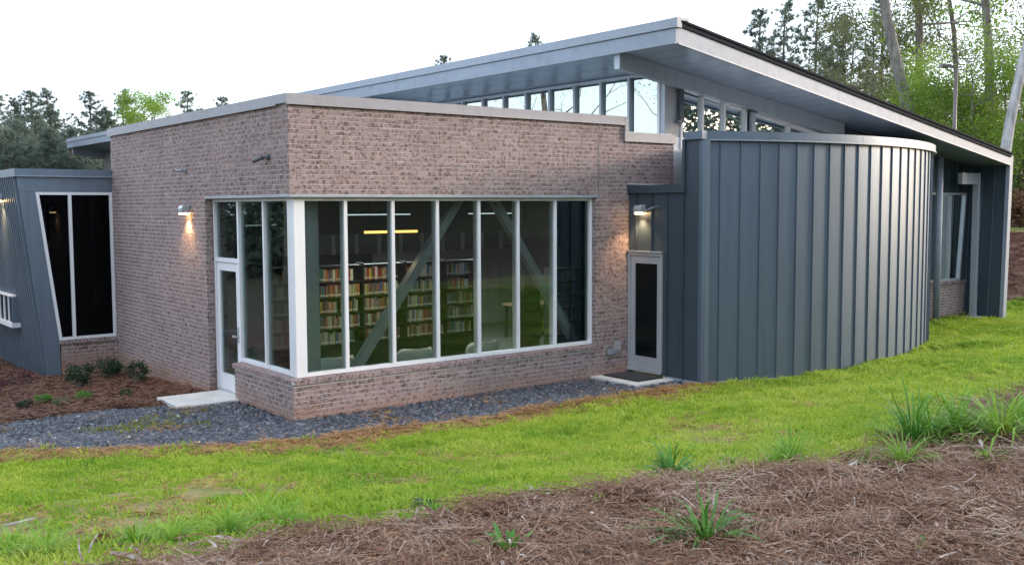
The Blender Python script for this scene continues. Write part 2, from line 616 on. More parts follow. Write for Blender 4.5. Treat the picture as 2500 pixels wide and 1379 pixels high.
def zone(x, y):
    """0 lawn 1 gravel 2 planting bed 3 straw bank 4 straw edging 5 mulch slope"""
    z = np.zeros(np.shape(x), int)
    yb = border(x)
    yg = gravel_edge(x)
    wob = (vnoise(x, y, 1.2, 8) - 0.5) * 0.3
    wallside = np.where(x < 0.2, 2.65 + wob, 0.3)
    inside = (x > -9) & (x < 6.85) & (y > yg) & (y < wallside)
    edging = (x > -9) & (x < 7.6) & (y > yg - 0.06 - np.interp(x, [-3, 2], [0.16, 0.36]) * vnoise(x, y, 1.7, 6)) & (y <= yg) & (y > -4)
    z[edging] = 4
    z[inside] = 1
    z[(x < 0.2) & (x > -9) & (y >= wallside) & (y > yg) & (y < 25)] = 2
    z[y < yb] = 3
    slope = (x - 22.6) * 0.85 + y * 0.25
    z[(slope > 0.3 + wob) & (slope < 7.8 + wob * 2)] = 5
    return z


def terrain():
    st = 0.1
    xs = np.arange(-14, 32 + 1e-6, st)
    ys = np.arange(-17, 16 + 1e-6, st)
    X, Y = np.meshgrid(xs, ys)
    Z = hgt(X, Y)
    cx, cy = (X[:-1, :-1] + st / 2), (Y[:-1, :-1] + st / 2)
    Zn = zone(cx, cy)
    ny, nx = X.shape
    idx = np.arange(ny * nx).reshape(ny, nx)
    quads = np.stack([idx[:-1, :-1], idx[:-1, 1:], idx[1:, 1:], idx[1:, :-1]], -1).reshape(-1, 4)
    P = np.stack([X.ravel(), Y.ravel(), Z.ravel()], -1)
    info = [('lawn', 'soil_lawn', 'sloping green lawn between the building and the straw bank', 'lawn'),
            ('gravel_strip', 'soil_gravel', 'dark slate gravel strip along the foot of the brick walls', 'gravel'),
            ('planting_bed', 'soil_mulch', 'red brown mulched planting bed beside the left brick wall', 'planting bed'),
            ('straw_bank', 'soil_straw', 'bank covered with fallen pine straw across the foreground', 'bank'),
            ('straw_edging', 'soil_edge', 'tan strip of dead straw between gravel and lawn', 'ground'),
            ('mulch_slope', 'soil_mulch', 'reddish mulch slope rising behind the far end of the building', 'slope')]
    for k, (n, m, lab, cat) in enumerate(info):
        q = quads[Zn.ravel() == k]
        if not len(q):
            continue
        u, inv = np.unique(q.ravel(), return_inverse=True)
        link(n, np_mesh(n, P[u], inv.reshape(-1, 4), m, True), label=lab, cat=cat, kind='structure')
    # far ground out to the horizon
    gx = np.concatenate([np.arange(-420, -60, 20), np.arange(-60, 80, 1.0), np.arange(80, 480, 20)])
    gy = np.concatenate([np.arange(-400, -60, 20), np.arange(-60, 60, 1.0), np.arange(60, 520, 20)])
    gx = np.unique(np.round(gx, 3))
    gy = np.unique(np.round(gy, 3))
    X, Y = np.meshgrid(gx, gy)
    Z = hgt(X, Y) - np.where((X > -14.5) & (X < 32.5) & (Y > -17.5) & (Y < 16.5), 0.12, 0.0)
    ny, nx = X.shape
    idx = np.arange(ny * nx).reshape(ny, nx)
    quads = np.stack([idx[:-1, :-1], idx[:-1, 1:], idx[1:, 1:], idx[1:, :-1]], -1).reshape(-1, 4)
    cx, cy = (X[:-1, :-1] + X[1:, 1:]) / 2, (Y[:-1, :-1] + Y[1:, 1:]) / 2
    keep = ~((cx > -13) & (cx < 31) & (cy > -16) & (cy < 15)).ravel()
    link('ground', np_mesh('ground', np.stack([X.ravel(), Y.ravel(), Z.ravel()], -1), quads[keep], 'soil_far', True),
         label='rough ground stretching away under the woods', cat='ground', kind='structure')


terrain()

# ------------------------------------------------------------------ the building
BLD = empty('library_building', (0, 0, 0), label='low modern library of brown brick, glass and grey standing seam metal', cat='building')
BH, BL, JT = 0.0715, 0.2145, 0.0105       # brick course, length module, joint
brick_specs = []                          # (origin, u-dir, length, height, normal, proud)
WALLTOP = 4.585
HEAD, SILL = 3.245, 0.62


def lay(o, u, n, length, z0, z1, phase, holes=()):
    """running bond on a wall face: o start, u along, n outward, holes (a0,a1,z0,z1)"""
    o, u, n = Vector(o), Vector(u), Vector(n)
    r0 = int(math.floor(z0 / BH))
    zc = r0 * BH
    k = r0
    while zc < z1 - 0.01:
        zb, zt = max(zc, z0), min(zc + BH, z1)
        if zt - zb > 0.02:
            spans = [(0.0, length)]
            for a0, a1, h0, h1 in holes:
                if zb + 0.02 < h1 and zt - 0.02 > h0:
                    ns = []
                    for s0, s1 in spans:
                        if a1 <= s0 or a0 >= s1:
                            ns.append((s0, s1))
                        else:
                            if a0 - s0 > 0.02:
                                ns.append((s0, a0))
                            if s1 - a1 > 0.02:
                                ns.append((a1, s1))
                    spans = ns
            off = BL / 2 if (k + phase) % 2 else 0.0
            for s0, s1 in spans:
                a = math.floor((s0 - off) / BL) * BL + off
                while a < s1 - 0.005:
                    b0, b1 = max(a, s0), min(a + BL, s1)
                    e0 = JT / 2 if b0 > s0 + 1e-6 else 0.0
                    e1 = JT / 2 if b1 < s1 - 1e-6 else 0.0
                    if b1 - b0 > 0.03:
                        brick_specs.append((o + u * (b0 + e0) + Vector((0, 0, zb + JT / 2)), u, b1 - b0 - e0 - e1, zt - zb - JT, n,
                                            random.uniform(-0.0015, 0.002)))
                    a += BL
        zc += BH
        k += 1


def lay_soldiers(o, u, n, length, z0, h, proud, name_part):
    """rowlock sill: bricks on edge, real objects sharing one mesh"""
    o, u, n = Vector(o), Vector(u), Vector(n)
    part = empty(name_part, (0, 0, 0), BLD)
    cnt = int(round(length / BH))
    w = length / cnt
    me = sill_mesh(w - 0.009, proud + 0.16, h)
    ang = math.atan2(u.y, u.x)
    for i in range(cnt):
        b = link('brick', me, part, o + u * (w * (i + 0.5)) + n * proud + Vector((0, 0, z0)))
        b.rotation_euler = (R_(random.uniform(-0.5, 0.5)), 0, ang)
    m = MB()
    p = [o + n * (proud - 0.008), o + u * length + n * (proud - 0.008), o + u * length - n * 0.15, o - n * 0.15]
    m.prism([q + Vector((0, 0, z0 + 0.004)) for q in p], (0, 0, h - 0.012))
    m.build('mortar_bed', 'mortar', part)


_sm = {}


def sill_mesh(w, d, h):
    key = (round(w, 4), round(d, 4), round(h, 4))
    if key not in _sm:
        m = MB()
        y1 = d
        m.prism([(-w / 2, 0, 0), (w / 2, 0, 0), (w / 2, y1, 0.0), (-w / 2, y1, 0.0)], (0, 0, h))
        # slight outward slope of the top
        v = [list(p) for p in m.v]
        for p in v:
            if p[2] > h * 0.5 and p[1] > 0.01:
                p[2] += 0.018
        m.v = [tuple(p) for p in v]
        _sm[key] = m.mesh('sill_brick', 'brick')
    return _sm[key]


# brick skins -------------------------------------------------------
GB = -0.35
# right-hand face (y = 0), x 0..7.93, with the long window and the door pad side
FR_L = 7.93
lay((0, 0, 0), (1, 0, 0), (0, -1, 0), FR_L, GB, 4.30, 0, holes=[(-1, 5.93, SILL - 0.09, HEAD + 0.03), (6.78, 9, GB - 1, 3.50)])
lay((0, 0, 0), (1, 0, 0), (0, -1, 0), 6.62, 60 * BH, WALLTOP, 0)
# left-hand face (x = 0), y 0.031..8.24
lay((0, 0.031, 0), (0, 1, 0), (-1, 0, 0), 8.24 - 0.031, GB, WALLTOP, 1, holes=[(-1, 3.17, SILL - 0.09, HEAD + 0.03), (2.12 - 0.031, 3.17, -0.02, HEAD + 0.03)])
# jamb returns
lay((0.031, 3.20, 0), (1, 0, 0), (0, -1, 0), 0.12, 0.0, HEAD + 0.03, 0)
lay((5.93, 0.031, 0), (0, 1, 0), (-1, 0, 0), 0.10, SILL, HEAD + 0.03, 0)
# end of knee wall at the door
lay((0.031, 2.12, 0), (1, 0, 0), (0, 1, 0), 0.12, -0.05, SILL - 0.09, 1)
# left wing base and right-end base
lay((-1.10, 8.24, 0), (1, 0, 0), (0, -1, 0), 1.10, -0.5, 0.36, 0)
lay((17.0, 0.3, 0), (1, 0, 0), (0, -1, 0), 2.6, -0.1, 1.04, 0)

walls = {}


def wall_core(name, boxes, label=None):
    m = MB()
    for b in boxes:
        m.box(*b)
    return m.build(name, 'mortar', BLD, label=label)


w_right = wall_core('brick_wall', [(0.007, 0.007, GB, 6.75, 0.10, SILL - 0.10), (5.937, 0.007, SILL - 0.10, 6.75, 0.10, 3.49),
                                   (0.007, 0.007, HEAD + 0.035, 5.937, 0.10, 3.49), (0.007, 0.007, 3.49, 7.925, 0.10, 4.28),
                                   (0.007, 0.007, 4.28, 6.6, 0.10, WALLTOP)], 'warm taupe brick wall above and around the long window')
w_left = wall_core('brick_wall', [(0.007, 0.105, GB, 0.10, 2.113, SILL - 0.10), (0.007, 3.207, GB, 0.10, 8.235, WALLTOP),
                                  (0.007, 0.105, HEAD + 0.035, 0.10, 3.205, WALLTOP)], 'cool grey brown brick wall with the lamp and camera')
w_wing = wall_core('brick_wall', [(-1.10, 8.247, -0.5, -0.001, 8.34, 0.36)], 'low brick base under the narrow tall window')
w_end = wall_core('brick_wall', [(16.9, 0.307, -0.1, 19.595, 0.4, 1.04)], 'low brick base at the far end of the building')


def brick_mesh(variants):
    out = []
    for k in range(variants):
        m = MB()
        # unit brick: x 0..1 along, y 0 (face) .. 0.03, z 0..1
        m.v = [(0, 0, 0), (1, 0, 0), (1, 0, 1), (0, 0, 1), (0, 0.03, 0), (1, 0.03, 0), (1, 0.03, 1), (0, 0.03, 1)]
        m.f = [(0, 1, 2, 3), (1, 5, 6, 2), (5, 4, 7, 6), (4, 0, 3, 7), (3, 2, 6, 7), (4, 5, 1, 0)]
        m.mi = [0] * 6
        out.append(m.mesh('brick', 'brick'))
    return out


def place_bricks():
    bm = brick_mesh(1)[0]
    # rank by apparent size
    def size(s):
        o, u, L, h, n, pr = s
        c = o + u * (L / 2)
        d = c - CAM
        v = CR.inverted() @ d
        if abs(v.x / v.z) > 0.51 or n.dot(-d) < 0:
            return 0
        return L * h * n.dot(-d.normalized()) / d.length_squared
    order = sorted(range(len(brick_specs)), key=lambda i: -size(brick_specs[i]))
    single = set(order[:300])
    V, F, T = [], [], []
    for i, (o, u, L, h, n, pr) in enumerate(brick_specs):
        o = o + n * pr
        if i in single:
            par = w_right if n.y < -0.5 else w_left
            b = link('brick', bm, par)
            mt = Matrix(((u.x * L, -n.x, 0, o.x), (u.y * L, -n.y, 0, o.y), (0, 0, h, o.z), (0, 0, 0, 1)))
            b.matrix_world = mt
        else:
            k = len(V)
            d = -n * 0.03
            up = Vector((0, 0, h))
            ul = u * L
            q = [o, o + ul, o + ul + up, o + up]
            V += [tuple(p) for p in q] + [tuple(p + d) for p in q]
            ff = [(0, 1, 2, 3), (1, 5, 6, 2), (4, 0, 3, 7), (3, 2, 6, 7), (4, 5, 1, 0)]
            F += [tuple(k + a for a in f) for f in ff]
            T += [random.random()] * 8
    me = quick_mesh('brick_courses', V, F, 'brick')
    a = me.attributes.new('tone', 'FLOAT', 'POINT')
    a.data.foreach_set('value', T)
    link('brick_courses', me, BLD, kind='stuff')


place_bricks()
lay_soldiers((0.0, 0.0, 0), (1, 0, 0), (0, -1, 0), 5.97, SILL - 0.088, 0.07, 0.035, 'brick_sill')
lay_soldiers((0.0, 2.14, 0), (0, -1, 0), (-1, 0, 0), 2.14, SILL - 0.088, 0.07, 0.035, 'brick_sill')
lay_soldiers((-1.12, 8.24, 0), (1, 0, 0), (0, -1, 0), 1.11, 0.365, 0.07, 0.035, 'brick_sill')
lay_soldiers((16.95, 0.3, 0), (1, 0, 0), (0, -1, 0), 2.65, 1.045, 0.075, 0.035, 'brick_sill')

# coping -------------------------------------------------------------
cp = empty('coping', (0, 0, 0), BLD)


def coping_run(pts, zt, h, mat='coping', proud=0.04, parent=cp, name='coping_cap'):
    """metal cap along a polyline (outer wall line), inward width 0.3"""
    for a, b in zip(pts[:-1], pts[1:]):
        a, b = Vector(a), Vector(b)
        d = (b - a).normalized()
        nrm = Vector((d.y, -d.x, 0))
        m = MB()
        q = [a + nrm * proud, b + nrm * proud, b - nrm * 0.3, a - nrm * 0.3]
        m.prism([(p.x, p.y, zt - h) for p in q], (0, 0, h))
        q2 = [a + nrm * (proud + 0.012), b + nrm * (proud + 0.012), b + nrm * (proud - 0.03), a + nrm * (proud - 0.03)]
        m.prism([(p.x, p.y, zt - h - 0.022) for p in q2], (0, 0, 0.03))
        m.build(name, mat, parent)


ZC = 4.715
coping_run([(-0.04, 0, 0), (3.3, 0, 0)], ZC, 0.135)
coping_run([(3.302, 0, 0), (6.655, 0, 0)], ZC, 0.135)
coping_run([(0, 8.30, 0), (0, 4.2, 0)], ZC, 0.135)
coping_run([(0, 4.198, 0), (0, 0.302, 0)], ZC, 0.135)
coping_run([(6.60, 0, 0), (7.955, 0, 0)], 4.43, 0.14)
box('coping_cap', 6.61, -0.045, 4.31, 6.69, 0.25, 4.712, 'coping', cp)
# lintel line above the corner window
MB().box(-0.012, -0.012, HEAD + 0.004, 5.96, 0.02, HEAD + 0.032).build('lintel', 'steel_grey', BLD)
MB().box(-0.012, 0.022, HEAD + 0.004, 0.02, 3.18, HEAD + 0.032).build('lintel', 'steel_grey', BLD)

box('control_joint', 5.985, -0.0035, HEAD + 0.035, 5.997, 0.004, 4.57, 'cam_grey', BLD)

# corner window ---------------------------------------------------------
cw = empty('corner_window', (0, 0, 0), BLD, label='white framed corner window looking into the book stacks')
FD = 0.09        # recess
fw = 0.055
MX = [0.945, 1.77, 2.595, 3.415, 4.235, 5.06]
m = MB().box(0.27, FD, HEAD - 0.05, 5.925, FD + 0.12, HEAD).build('frame', 'frame_white', cw)
m = MB().box(0.27, FD, SILL, 5.925, FD + 0.12, SILL + 0.055).build('frame', 'frame_white', cw)
box('frame', 5.87, FD + 0.002, SILL + 0.055, 5.925, FD + 0.12, HEAD - 0.05, 'frame_white', cw)
for x in MX:
    box('mullion', x - fw / 2, FD + 0.003, SILL + 0.055, x + fw / 2, FD + 0.14, HEAD - 0.05, 'frame_white', cw)
xs = [0.27] + MX + [5.87]
for a, b in zip(xs[:-1], xs[1:]):
    box('pane', a + 0.02, FD + 0.045, SILL + 0.05, b - 0.02, FD + 0.051, HEAD - 0.045, 'glass', cw)
FX = 0.13
MB().prism([(0.10, 0.085, SILL), (0.27, 0.085, SILL), (0.27, 0.22, SILL), (0.24, 0.31, SILL), (0.10, 0.31, SILL)], (0, 0, HEAD - SILL)).build('corner_post', 'frame_white', cw)
box('frame', FX, 0.31, HEAD - 0.05, FX + 0.10, 3.20, HEAD, 'frame_white', cw)
box('frame', FX, 0.31, SILL, FX + 0.10, 2.15, SILL + 0.055, 'frame_white', cw)
for y in (1.22,):
    box('mullion', FX + 0.003, y - fw / 2, SILL + 0.055, FX + 0.12, y + fw / 2, HEAD - 0.05, 'frame_white', cw)
box('mullion', FX + 0.003, 2.15, 0.0, FX + 0.12, 2.215, HEAD - 0.05, 'frame_white', cw)
ys = [0.31, 1.22, 2.16]
for a, b in zip(ys[:-1], ys[1:]):
    box('pane', FX + 0.045, a + 0.02, SILL + 0.05, FX + 0.051, b - 0.02, HEAD - 0.045, 'glass', cw)
box('frame', FX + 0.003, 3.14, 0.0, FX + 0.10, 3.195, HEAD - 0.05, 'frame_white', cw)
box('frame', FX + 0.003, 2.215, 2.20, FX + 0.10, 3.14, 2.27, 'frame_white', cw)
box('pane', FX + 0.045, 2.205, 2.26, FX + 0.051, 3.15, HEAD - 0.045, 'glass', cw)

# left door ------------------------------------------------------------
d1 = empty('door', (0, 0, 0), BLD, label='white framed glazed side door beside the corner window')
m = MB()
dx = FX + 0.02
y0, y1, z0, z1 = 2.225, 3.13, 0.06, 2.19
m.box(dx, y0, z0, dx + 0.05, y0 + 0.11, z1)
m.box(dx, y1 - 0.11, z0, dx + 0.05, y1, z1)
m.box(dx, y0 + 0.11, z1 - 0.13, dx + 0.05, y1 - 0.11, z1)
m.box(dx, y0 + 0.11, z0, dx + 0.05, y1 - 0.11, z0 + 0.27)
m.build('door_leaf', 'frame_white', d1)
box('pane', dx + 0.02, y0 + 0.10, z0 + 0.26, dx + 0.026, y1 - 0.10, z1 - 0.12, 'glass', d1)
box('push_bar', dx + 0.055, y0 + 0.05, 0.98, dx + 0.09, y1 - 0.05, 1.06, 'aluminium', d1)
MB().box(dx - 0.012, y0 + 0.025, 0.90, dx, y0 + 0.085, 1.16).box(dx - 0.06, y0 + 0.03, 1.0, dx - 0.012, y0 + 0.05, 1.02).box(dx - 0.075, y0 + 0.03, 0.995, dx - 0.055, y0 + 0.15, 1.025).build('handle', 'aluminium', d1)
box('threshold', FX - 0.02, 2.22, 0.02, FX + 0.12, 3.135, 0.055, 'aluminium', d1)

# vestibule (dark metal, plane x = 6.75) and curved wall ------------------------
XD = 6.75
CXc, CYc, CRr = 10.45, 5.40, 8.0
VB, VT1, VT2, VT3 = 0.05, 3.40, 4.22, 4.36
vs = empty('metal_wall', (0, 0, 0), BLD, label='dark standing seam metal return wall beside the narrow door')
seamY = [-0.21, -0.595, -0.98, -1.36]
edges = [0.0, -0.21, -0.595, -0.98, -1.36, -1.70]
for a, b in zip(edges[:-1], edges[1:]):
    top = 3.40 if b > -1.1 else None
    if a > -0.86 and b > -0.99 and a > -0.8:       # panels above the door
        zb = 2.27
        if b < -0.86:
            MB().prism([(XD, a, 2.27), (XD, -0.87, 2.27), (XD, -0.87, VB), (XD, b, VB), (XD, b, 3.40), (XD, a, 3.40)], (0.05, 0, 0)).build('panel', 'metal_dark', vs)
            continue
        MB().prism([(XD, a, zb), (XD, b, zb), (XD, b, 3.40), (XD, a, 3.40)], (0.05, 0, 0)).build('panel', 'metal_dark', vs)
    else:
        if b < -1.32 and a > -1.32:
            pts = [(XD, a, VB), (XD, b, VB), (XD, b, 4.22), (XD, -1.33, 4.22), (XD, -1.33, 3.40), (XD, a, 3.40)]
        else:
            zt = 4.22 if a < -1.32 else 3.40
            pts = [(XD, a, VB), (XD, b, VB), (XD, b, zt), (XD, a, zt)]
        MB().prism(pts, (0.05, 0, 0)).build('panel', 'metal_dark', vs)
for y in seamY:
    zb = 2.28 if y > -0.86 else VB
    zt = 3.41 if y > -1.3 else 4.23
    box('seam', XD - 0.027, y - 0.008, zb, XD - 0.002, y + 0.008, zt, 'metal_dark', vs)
# corner trim
MB().prism([(XD - 0.01, -1.70, VB), (XD - 0.01, -1.775, VB), (XD + 0.02, -1.83, VB), (XD + 0.10, -1.85, VB), (XD + 0.10, -1.70, VB)], (0, 0, 4.17)).build('corner_trim', 'metal_panel', vs)
box('coping_cap', XD - 0.05, -1.345, 3.33, XD + 0.25, 0.02, 3.475, 'metal_dark', vs)
box('coping_cap', XD - 0.053, -1.395, 3.335, XD + 0.05, -1.345, 4.235, 'metal_dark', vs)
box('base_trim', XD - 0.02, -1.79, -0.06, XD + 0.04, -0.90, VB + 0.02, 'steel_grey', vs)
box('flashing', XD - 0.02, -0.0, 3.49, XD + 1.18, 0.035, 3.505, 'panel_white', vs)
# flat vestibule roof behind the coping
box('roof_deck', XD + 0.06, -1.30, 3.30, 8.0, 0.28, 3.36, 'roof_membrane', vs)

cv = empty('curved_wall', (0, 0, 0), BLD, label='tall curved wall of grey standing seam metal panels')


def arc(s, r=CRr):
    t = s / CRr
    return (CXc + math.sin(t) * r, CYc - math.cos(t) * r)


SEAM0, SP = -3.47, 0.3815
NSEAM = 31
s_start = -3.74
cuts = [s_start] + [SEAM0 + SP * i for i in range(NSEAM)]
for i, (a, b) in enumerate(zip(cuts[:-1], cuts[1:])):
    m = MB()
    n = 3
    for k in range(n):
        s0, s1 = a + (b - a) * k / n, a + (b - a) * (k + 1) / n
        p0, p1 = arc(s0), arc(s1)
        q0, q1 = arc(s0, CRr - 0.06), arc(s1, CRr - 0.06)
        m.prism([(p0[0], p0[1], VB), (p1[0], p1[1], VB), (q1[0], q1[1], VB), (q0[0], q0[1], VB)], (0, 0, VT2 - VB))
    m.build('panel', 'metal_panel', cv)
for s in cuts[1:]:
    m = MB()
    w = 0.008
    a0, a1 = arc(s - w, CRr + 0.027), arc(s + w, CRr + 0.027)
    b0, b1 = arc(s - w, CRr - 0.004), arc(s + w, CRr - 0.004)
    m.prism([(a0[0], a0[1], VB), (a1[0], a1[1], VB), (b1[0], b1[1], VB), (b0[0], b0[1], VB)], (0, 0, VT2 - VB - 0.002))
    m.build('seam', 'metal_panel', cv)


def arc_band(name, r0, r1, z0, z1, mat, s0, s1, n, parent):
    m = MB()
    for k in range(n):
        a, b = s0 + (s1 - s0) * k / n, s0 + (s1 - s0) * (k + 1) / n
        p0, p1, q1, q0 = arc(a, r1), arc(b, r1), arc(b, r0), arc(a, r0)
        m.face([(*p0, z0), (*p1, z0), (*p1, z1), (*p0, z1)])
        m.face([(*p0, z1), (*p1, z1), (*q1, z1), (*q0, z1)])
        m.face([(*p0, z0), (*q0, z0), (*q1, z0), (*p1, z0)])
        m.face([(*q0, z0), (*q0, z1), (*q1, z1), (*q1, z0)])
        if k == 0:
            m.face([(*p0, z0), (*p0, z1), (*q0, z1), (*q0, z0)])
        if k == n - 1:
            m.face([(*p1, z0), (*q1, z0), (*q1, z1), (*p1, z1)])
    return m.build(name, mat, parent)


s_end = cuts[-1]
cpc = [s_start - 0.02, -2.55, -0.35, 1.6, 3.6, 5.6, s_end]
for a, b in zip(cpc[:-1], cpc[1:]):
    arc_band('coping_cap', CRr - 0.25, CRr + 0.065, VT2 + 0.002, VT3, 'metal_panel', a, b - 0.004, 14, cv)
    arc_band('coping_drip', CRr + 0.02, CRr + 0.085, VT2 - 0.02, VT2 + 0.001, 'fascia_trim', a, b - 0.004, 14, cv)
arc_band('base_trim', CRr - 0.05, CRr + 0.05, -0.06, VB + 0.012, 'steel_grey', s_start - 0.02, s_end, 60, cv)
box('coping_cap', XD - 0.06, -1.80, VT2 + 0.004, XD + 0.22, -1.39, VT3 - 0.003, 'metal_panel', vs)
# roof of the curved room
m = MB()
pts = [(*arc(cuts[0] + (s_end - cuts[0]) * k / 40, CRr - 0.2), 4.25) for k in range(41)]
m.face([(8.9, 0.27, 4.25)] + [(XD + 0.1, -1.38, 4.25)] + pts + [(17.0, 0.27, 4.25)])
m.build('roof_deck', 'roof_membrane', cv)

# right door --------------------------------------------------------------
d2 = empty('door', (0, 0, 0), BLD, label='narrow aluminium door with a tall dark glass pane')
m = MB()
a0, a1 = -0.012, -0.865
m.box(XD - 0.03, a0 - 0.045, 0.10, XD + 0.08, a0, 2.26)
m.box(XD - 0.03, a1, 0.10, XD + 0.08, a1 + 0.045, 2.26)
m.box(XD - 0.03, a1 + 0.045, 2.20, XD + 0.08, a0 - 0.045, 2.26)
m.build('door_frame', 'aluminium', d2)
box('drip_cap', XD - 0.07, a1 - 0.02, 2.262, XD, a0 + 0.005, 2.285, 'fascia_trim', d2)
m = MB()
b0, b1 = a0 - 0.055, a1 + 0.055
m.box(XD + 0.0, b0 - 0.10, 0.13, XD + 0.05, b0, 2.19)
m.box(XD + 0.0, b1, 0.13, XD + 0.05, b1 + 0.085, 2.19)
m.box(XD + 0.0, b1 + 0.085, 2.06, XD + 0.05, b0 - 0.10, 2.19)
m.box(XD + 0.0, b1 + 0.085, 0.13, XD + 0.05, b0 - 0.10, 0.36)
m.build('door_leaf', 'aluminium', d2)
box('pane', XD + 0.02, b1 + 0.075, 0.35, XD + 0.026, b0 - 0.09, 2.07, 'glass_dark', d2)
box('threshold', XD - 0.06, a1, 0.09, XD + 0.1, a0, 0.125, 'aluminium', d2)

# main block: clerestory, front wall, high roof -----------------------------------
XC, YW = 8.0, 0.30
P0 = Vector((6.50, -1.36, 6.215))
P1 = Vector((19.63, -0.77, 4.34))
YFAR = 36.5
FH = 0.345      # fascia height


def roof_z(x):
    return P0.z + (P1.z - P0.z) * (x - P0.x) / (P1.x - P0.x)


def rake_y(x):
    return P0.y + (P1.y - P0.y) * (x - P0.x) / (P1.x - P0.x)


rf = empty('roof', (0, 0, 0), BLD, label='broad single-pitch metal roof with deep grey soffit')
# roof deck (thin slab on top)
m = MB()
A = [(P0.x + 0.02, P0.y + 0.03, P0.z - 0.02), (P1.x, P1.y + 0.03, P1.z - 0.02), (P1.x, YFAR, P1.z - 0.02), (P0.x + 0.02, YFAR, P0.z - 0.02)]
m.prism(A, (0, 0, 0.03))
m.build('roof_deck', 'roof_dark', rf)
# soffit
m = MB()
zs = -FH + 0.03
A = [(P0.x + 0.04, P0.y + 0.04, P0.z + zs), (P1.x - 0.02, P1.y + 0.04, P1.z - 0.25), (P1.x - 0.02, YFAR - 0.05, P1.z - 0.25), (P0.x + 0.04, YFAR - 0.05, P0.z + zs)]


def soffit_z(x):
    z0, z1 = P0.z + zs, P1.z - 0.25
    return z0 + (z1 - z0) * (x - P0.x) / (P1.x - P0.x)


# soffit boards run along y; each a plank with a shadow gap
nb = 30
for i in range(nb):
    x0 = P0.x + 0.04 + (P1.x - P0.x - 0.06) * i / nb
    x1 = P0.x + 0.04 + (P1.x - P0.x - 0.06) * (i + 1) / nb - 0.012
    ya, yb_ = rake_y(x0) + 0.05, rake_y(x1) + 0.05
    ye = 12.0 if x0 > XC else YFAR - 0.05
    m = MB()
    m.prism([(x0, ya, soffit_z(x0)), (x1, yb_, soffit_z(x1)), (x1, ye, soffit_z(x1)), (x0, ye, soffit_z(x0))], (0, 0, 0.02))
    m.build('soffit_board', 'soffit', rf)
m = MB()
m.prism([(P0.x + 0.05, P0.y + 0.06, P0.z + zs + 0.03), (P1.x - 0.03, P1.y + 0.06, P1.z - 0.21), (P1.x - 0.03, YFAR - 0.06, P1.z - 0.21), (P0.x + 0.05, YFAR - 0.06, P0.z + zs + 0.03)], (0, 0, 0.02))
m.build('soffit_backing', 'roof_dark', rf)
# eave fascia (along y), in lengths
ey = [P0.y, 3.1, 7.6, 12.1, 16.6, 21.1, 25.6, 30.1, YFAR]
for a, b in zip(ey[:-1], ey[1:]):
    b2 = b - 0.006
    box('fascia_board', P0.x, a, P0.z - FH, P0.x + 0.05, b2, P0.z - 0.115, 'fascia', rf)
    box('eave_cap', P0.x - 0.035, a - (0.03 if a < 0 else 0), P0.z - 0.105, P0.x + 0.12, b2, P0.z + 0.055, 'fascia_trim', rf)
    box('eave_lip', P0.x - 0.022, a, P0.z - FH - 0.028, P0.x + 0.06, b2, P0.z - FH - 0.002, 'fascia_trim', rf)
# rake fascia (along x), in lengths, tapering a little
rk = [P0.x + 0.052, 9.1, 11.55, 14.0, 16.5, P1.x - 0.12]


def rk_h(x):
    return FH + (0.255 - FH) * (x - P0.x) / (P1.x - P0.x)


for a, b in zip(rk[:-1], rk[1:]):
    b2 = b - 0.006
    ya, yb_ = rake_y(a), rake_y(b2)
    for nm, t0, t1, off, th, mat in (('fascia_board', -0.075, None, 0.0, 0.05, 'fascia'), ('roof_edge', 0.0, -0.07, -0.03, 0.10, 'roof_dark'), ('roof_edge', 0.045, 0.006, -0.055, 0.10, 'roof_dark'), ('eave_lip', None, 'lip', -0.02, 0.07, 'fascia_trim')):
        m = MB()
        if nm == 'fascia_board':
            zt0, zt1, zb0, zb1 = roof_z(a) + t0, roof_z(b2) + t0, roof_z(a) - rk_h(a), roof_z(b2) - rk_h(b2)
        elif nm == 'eave_lip':
            zt0, zt1 = roof_z(a) - rk_h(a) - 0.002, roof_z(b2) - rk_h(b2) - 0.002
            zb0, zb1 = zt0 - 0.024, zt1 - 0.024
        else:
            zt0, zt1, zb0, zb1 = roof_z(a) + t0, roof_z(b2) + t0, roof_z(a) + t1, roof_z(b2) + t1
        m.prism([(a, ya + off, zb0), (b2, yb_ + off, zb1), (b2, yb_ + off, zt1), (a, ya + off, zt0)], (0, th, 0))
        m.build(nm, mat, rf)
box('eave_cap', P0.x - 0.037, P0.y - 0.064, P0.z - 0.11, P0.x + 0.06, P0.y + 0.05, P0.z + 0.058, 'fascia_trim', rf)
box('eave_cap', P0.x + 0.061, P0.y - 0.062, P0.z + 0.01, P0.x + 0.26, P0.y + 0.05, P0.z + 0.058, 'fascia_trim', rf)

# rake beam under the soffit
def beam(name, y0, y1, xa, xb, dep, mat='steel_grey', parent=BLD):
    za, zb = soffit_z(xa) - 0.004, soffit_z(xb) - 0.004
    m = MB()
    m.prism([(xa, y0, za - dep), (xb, y0, zb - dep), (xb, y0, zb), (xa, y0, za)], (0, y1 - y0, 0))
    return m.build(name, mat, parent)


beam('beam', 0.10, 0.24, 6.60, 13.6, 0.30)
beam('beam', 36.05, 36.2, 6.62, 13.0, 0.32)
# more outriggers along the far part of the eave
for y in (9.1, 18.1, 27.1):
    beam('beam', y, y + 0.14, 6.62, XC, 0.28)

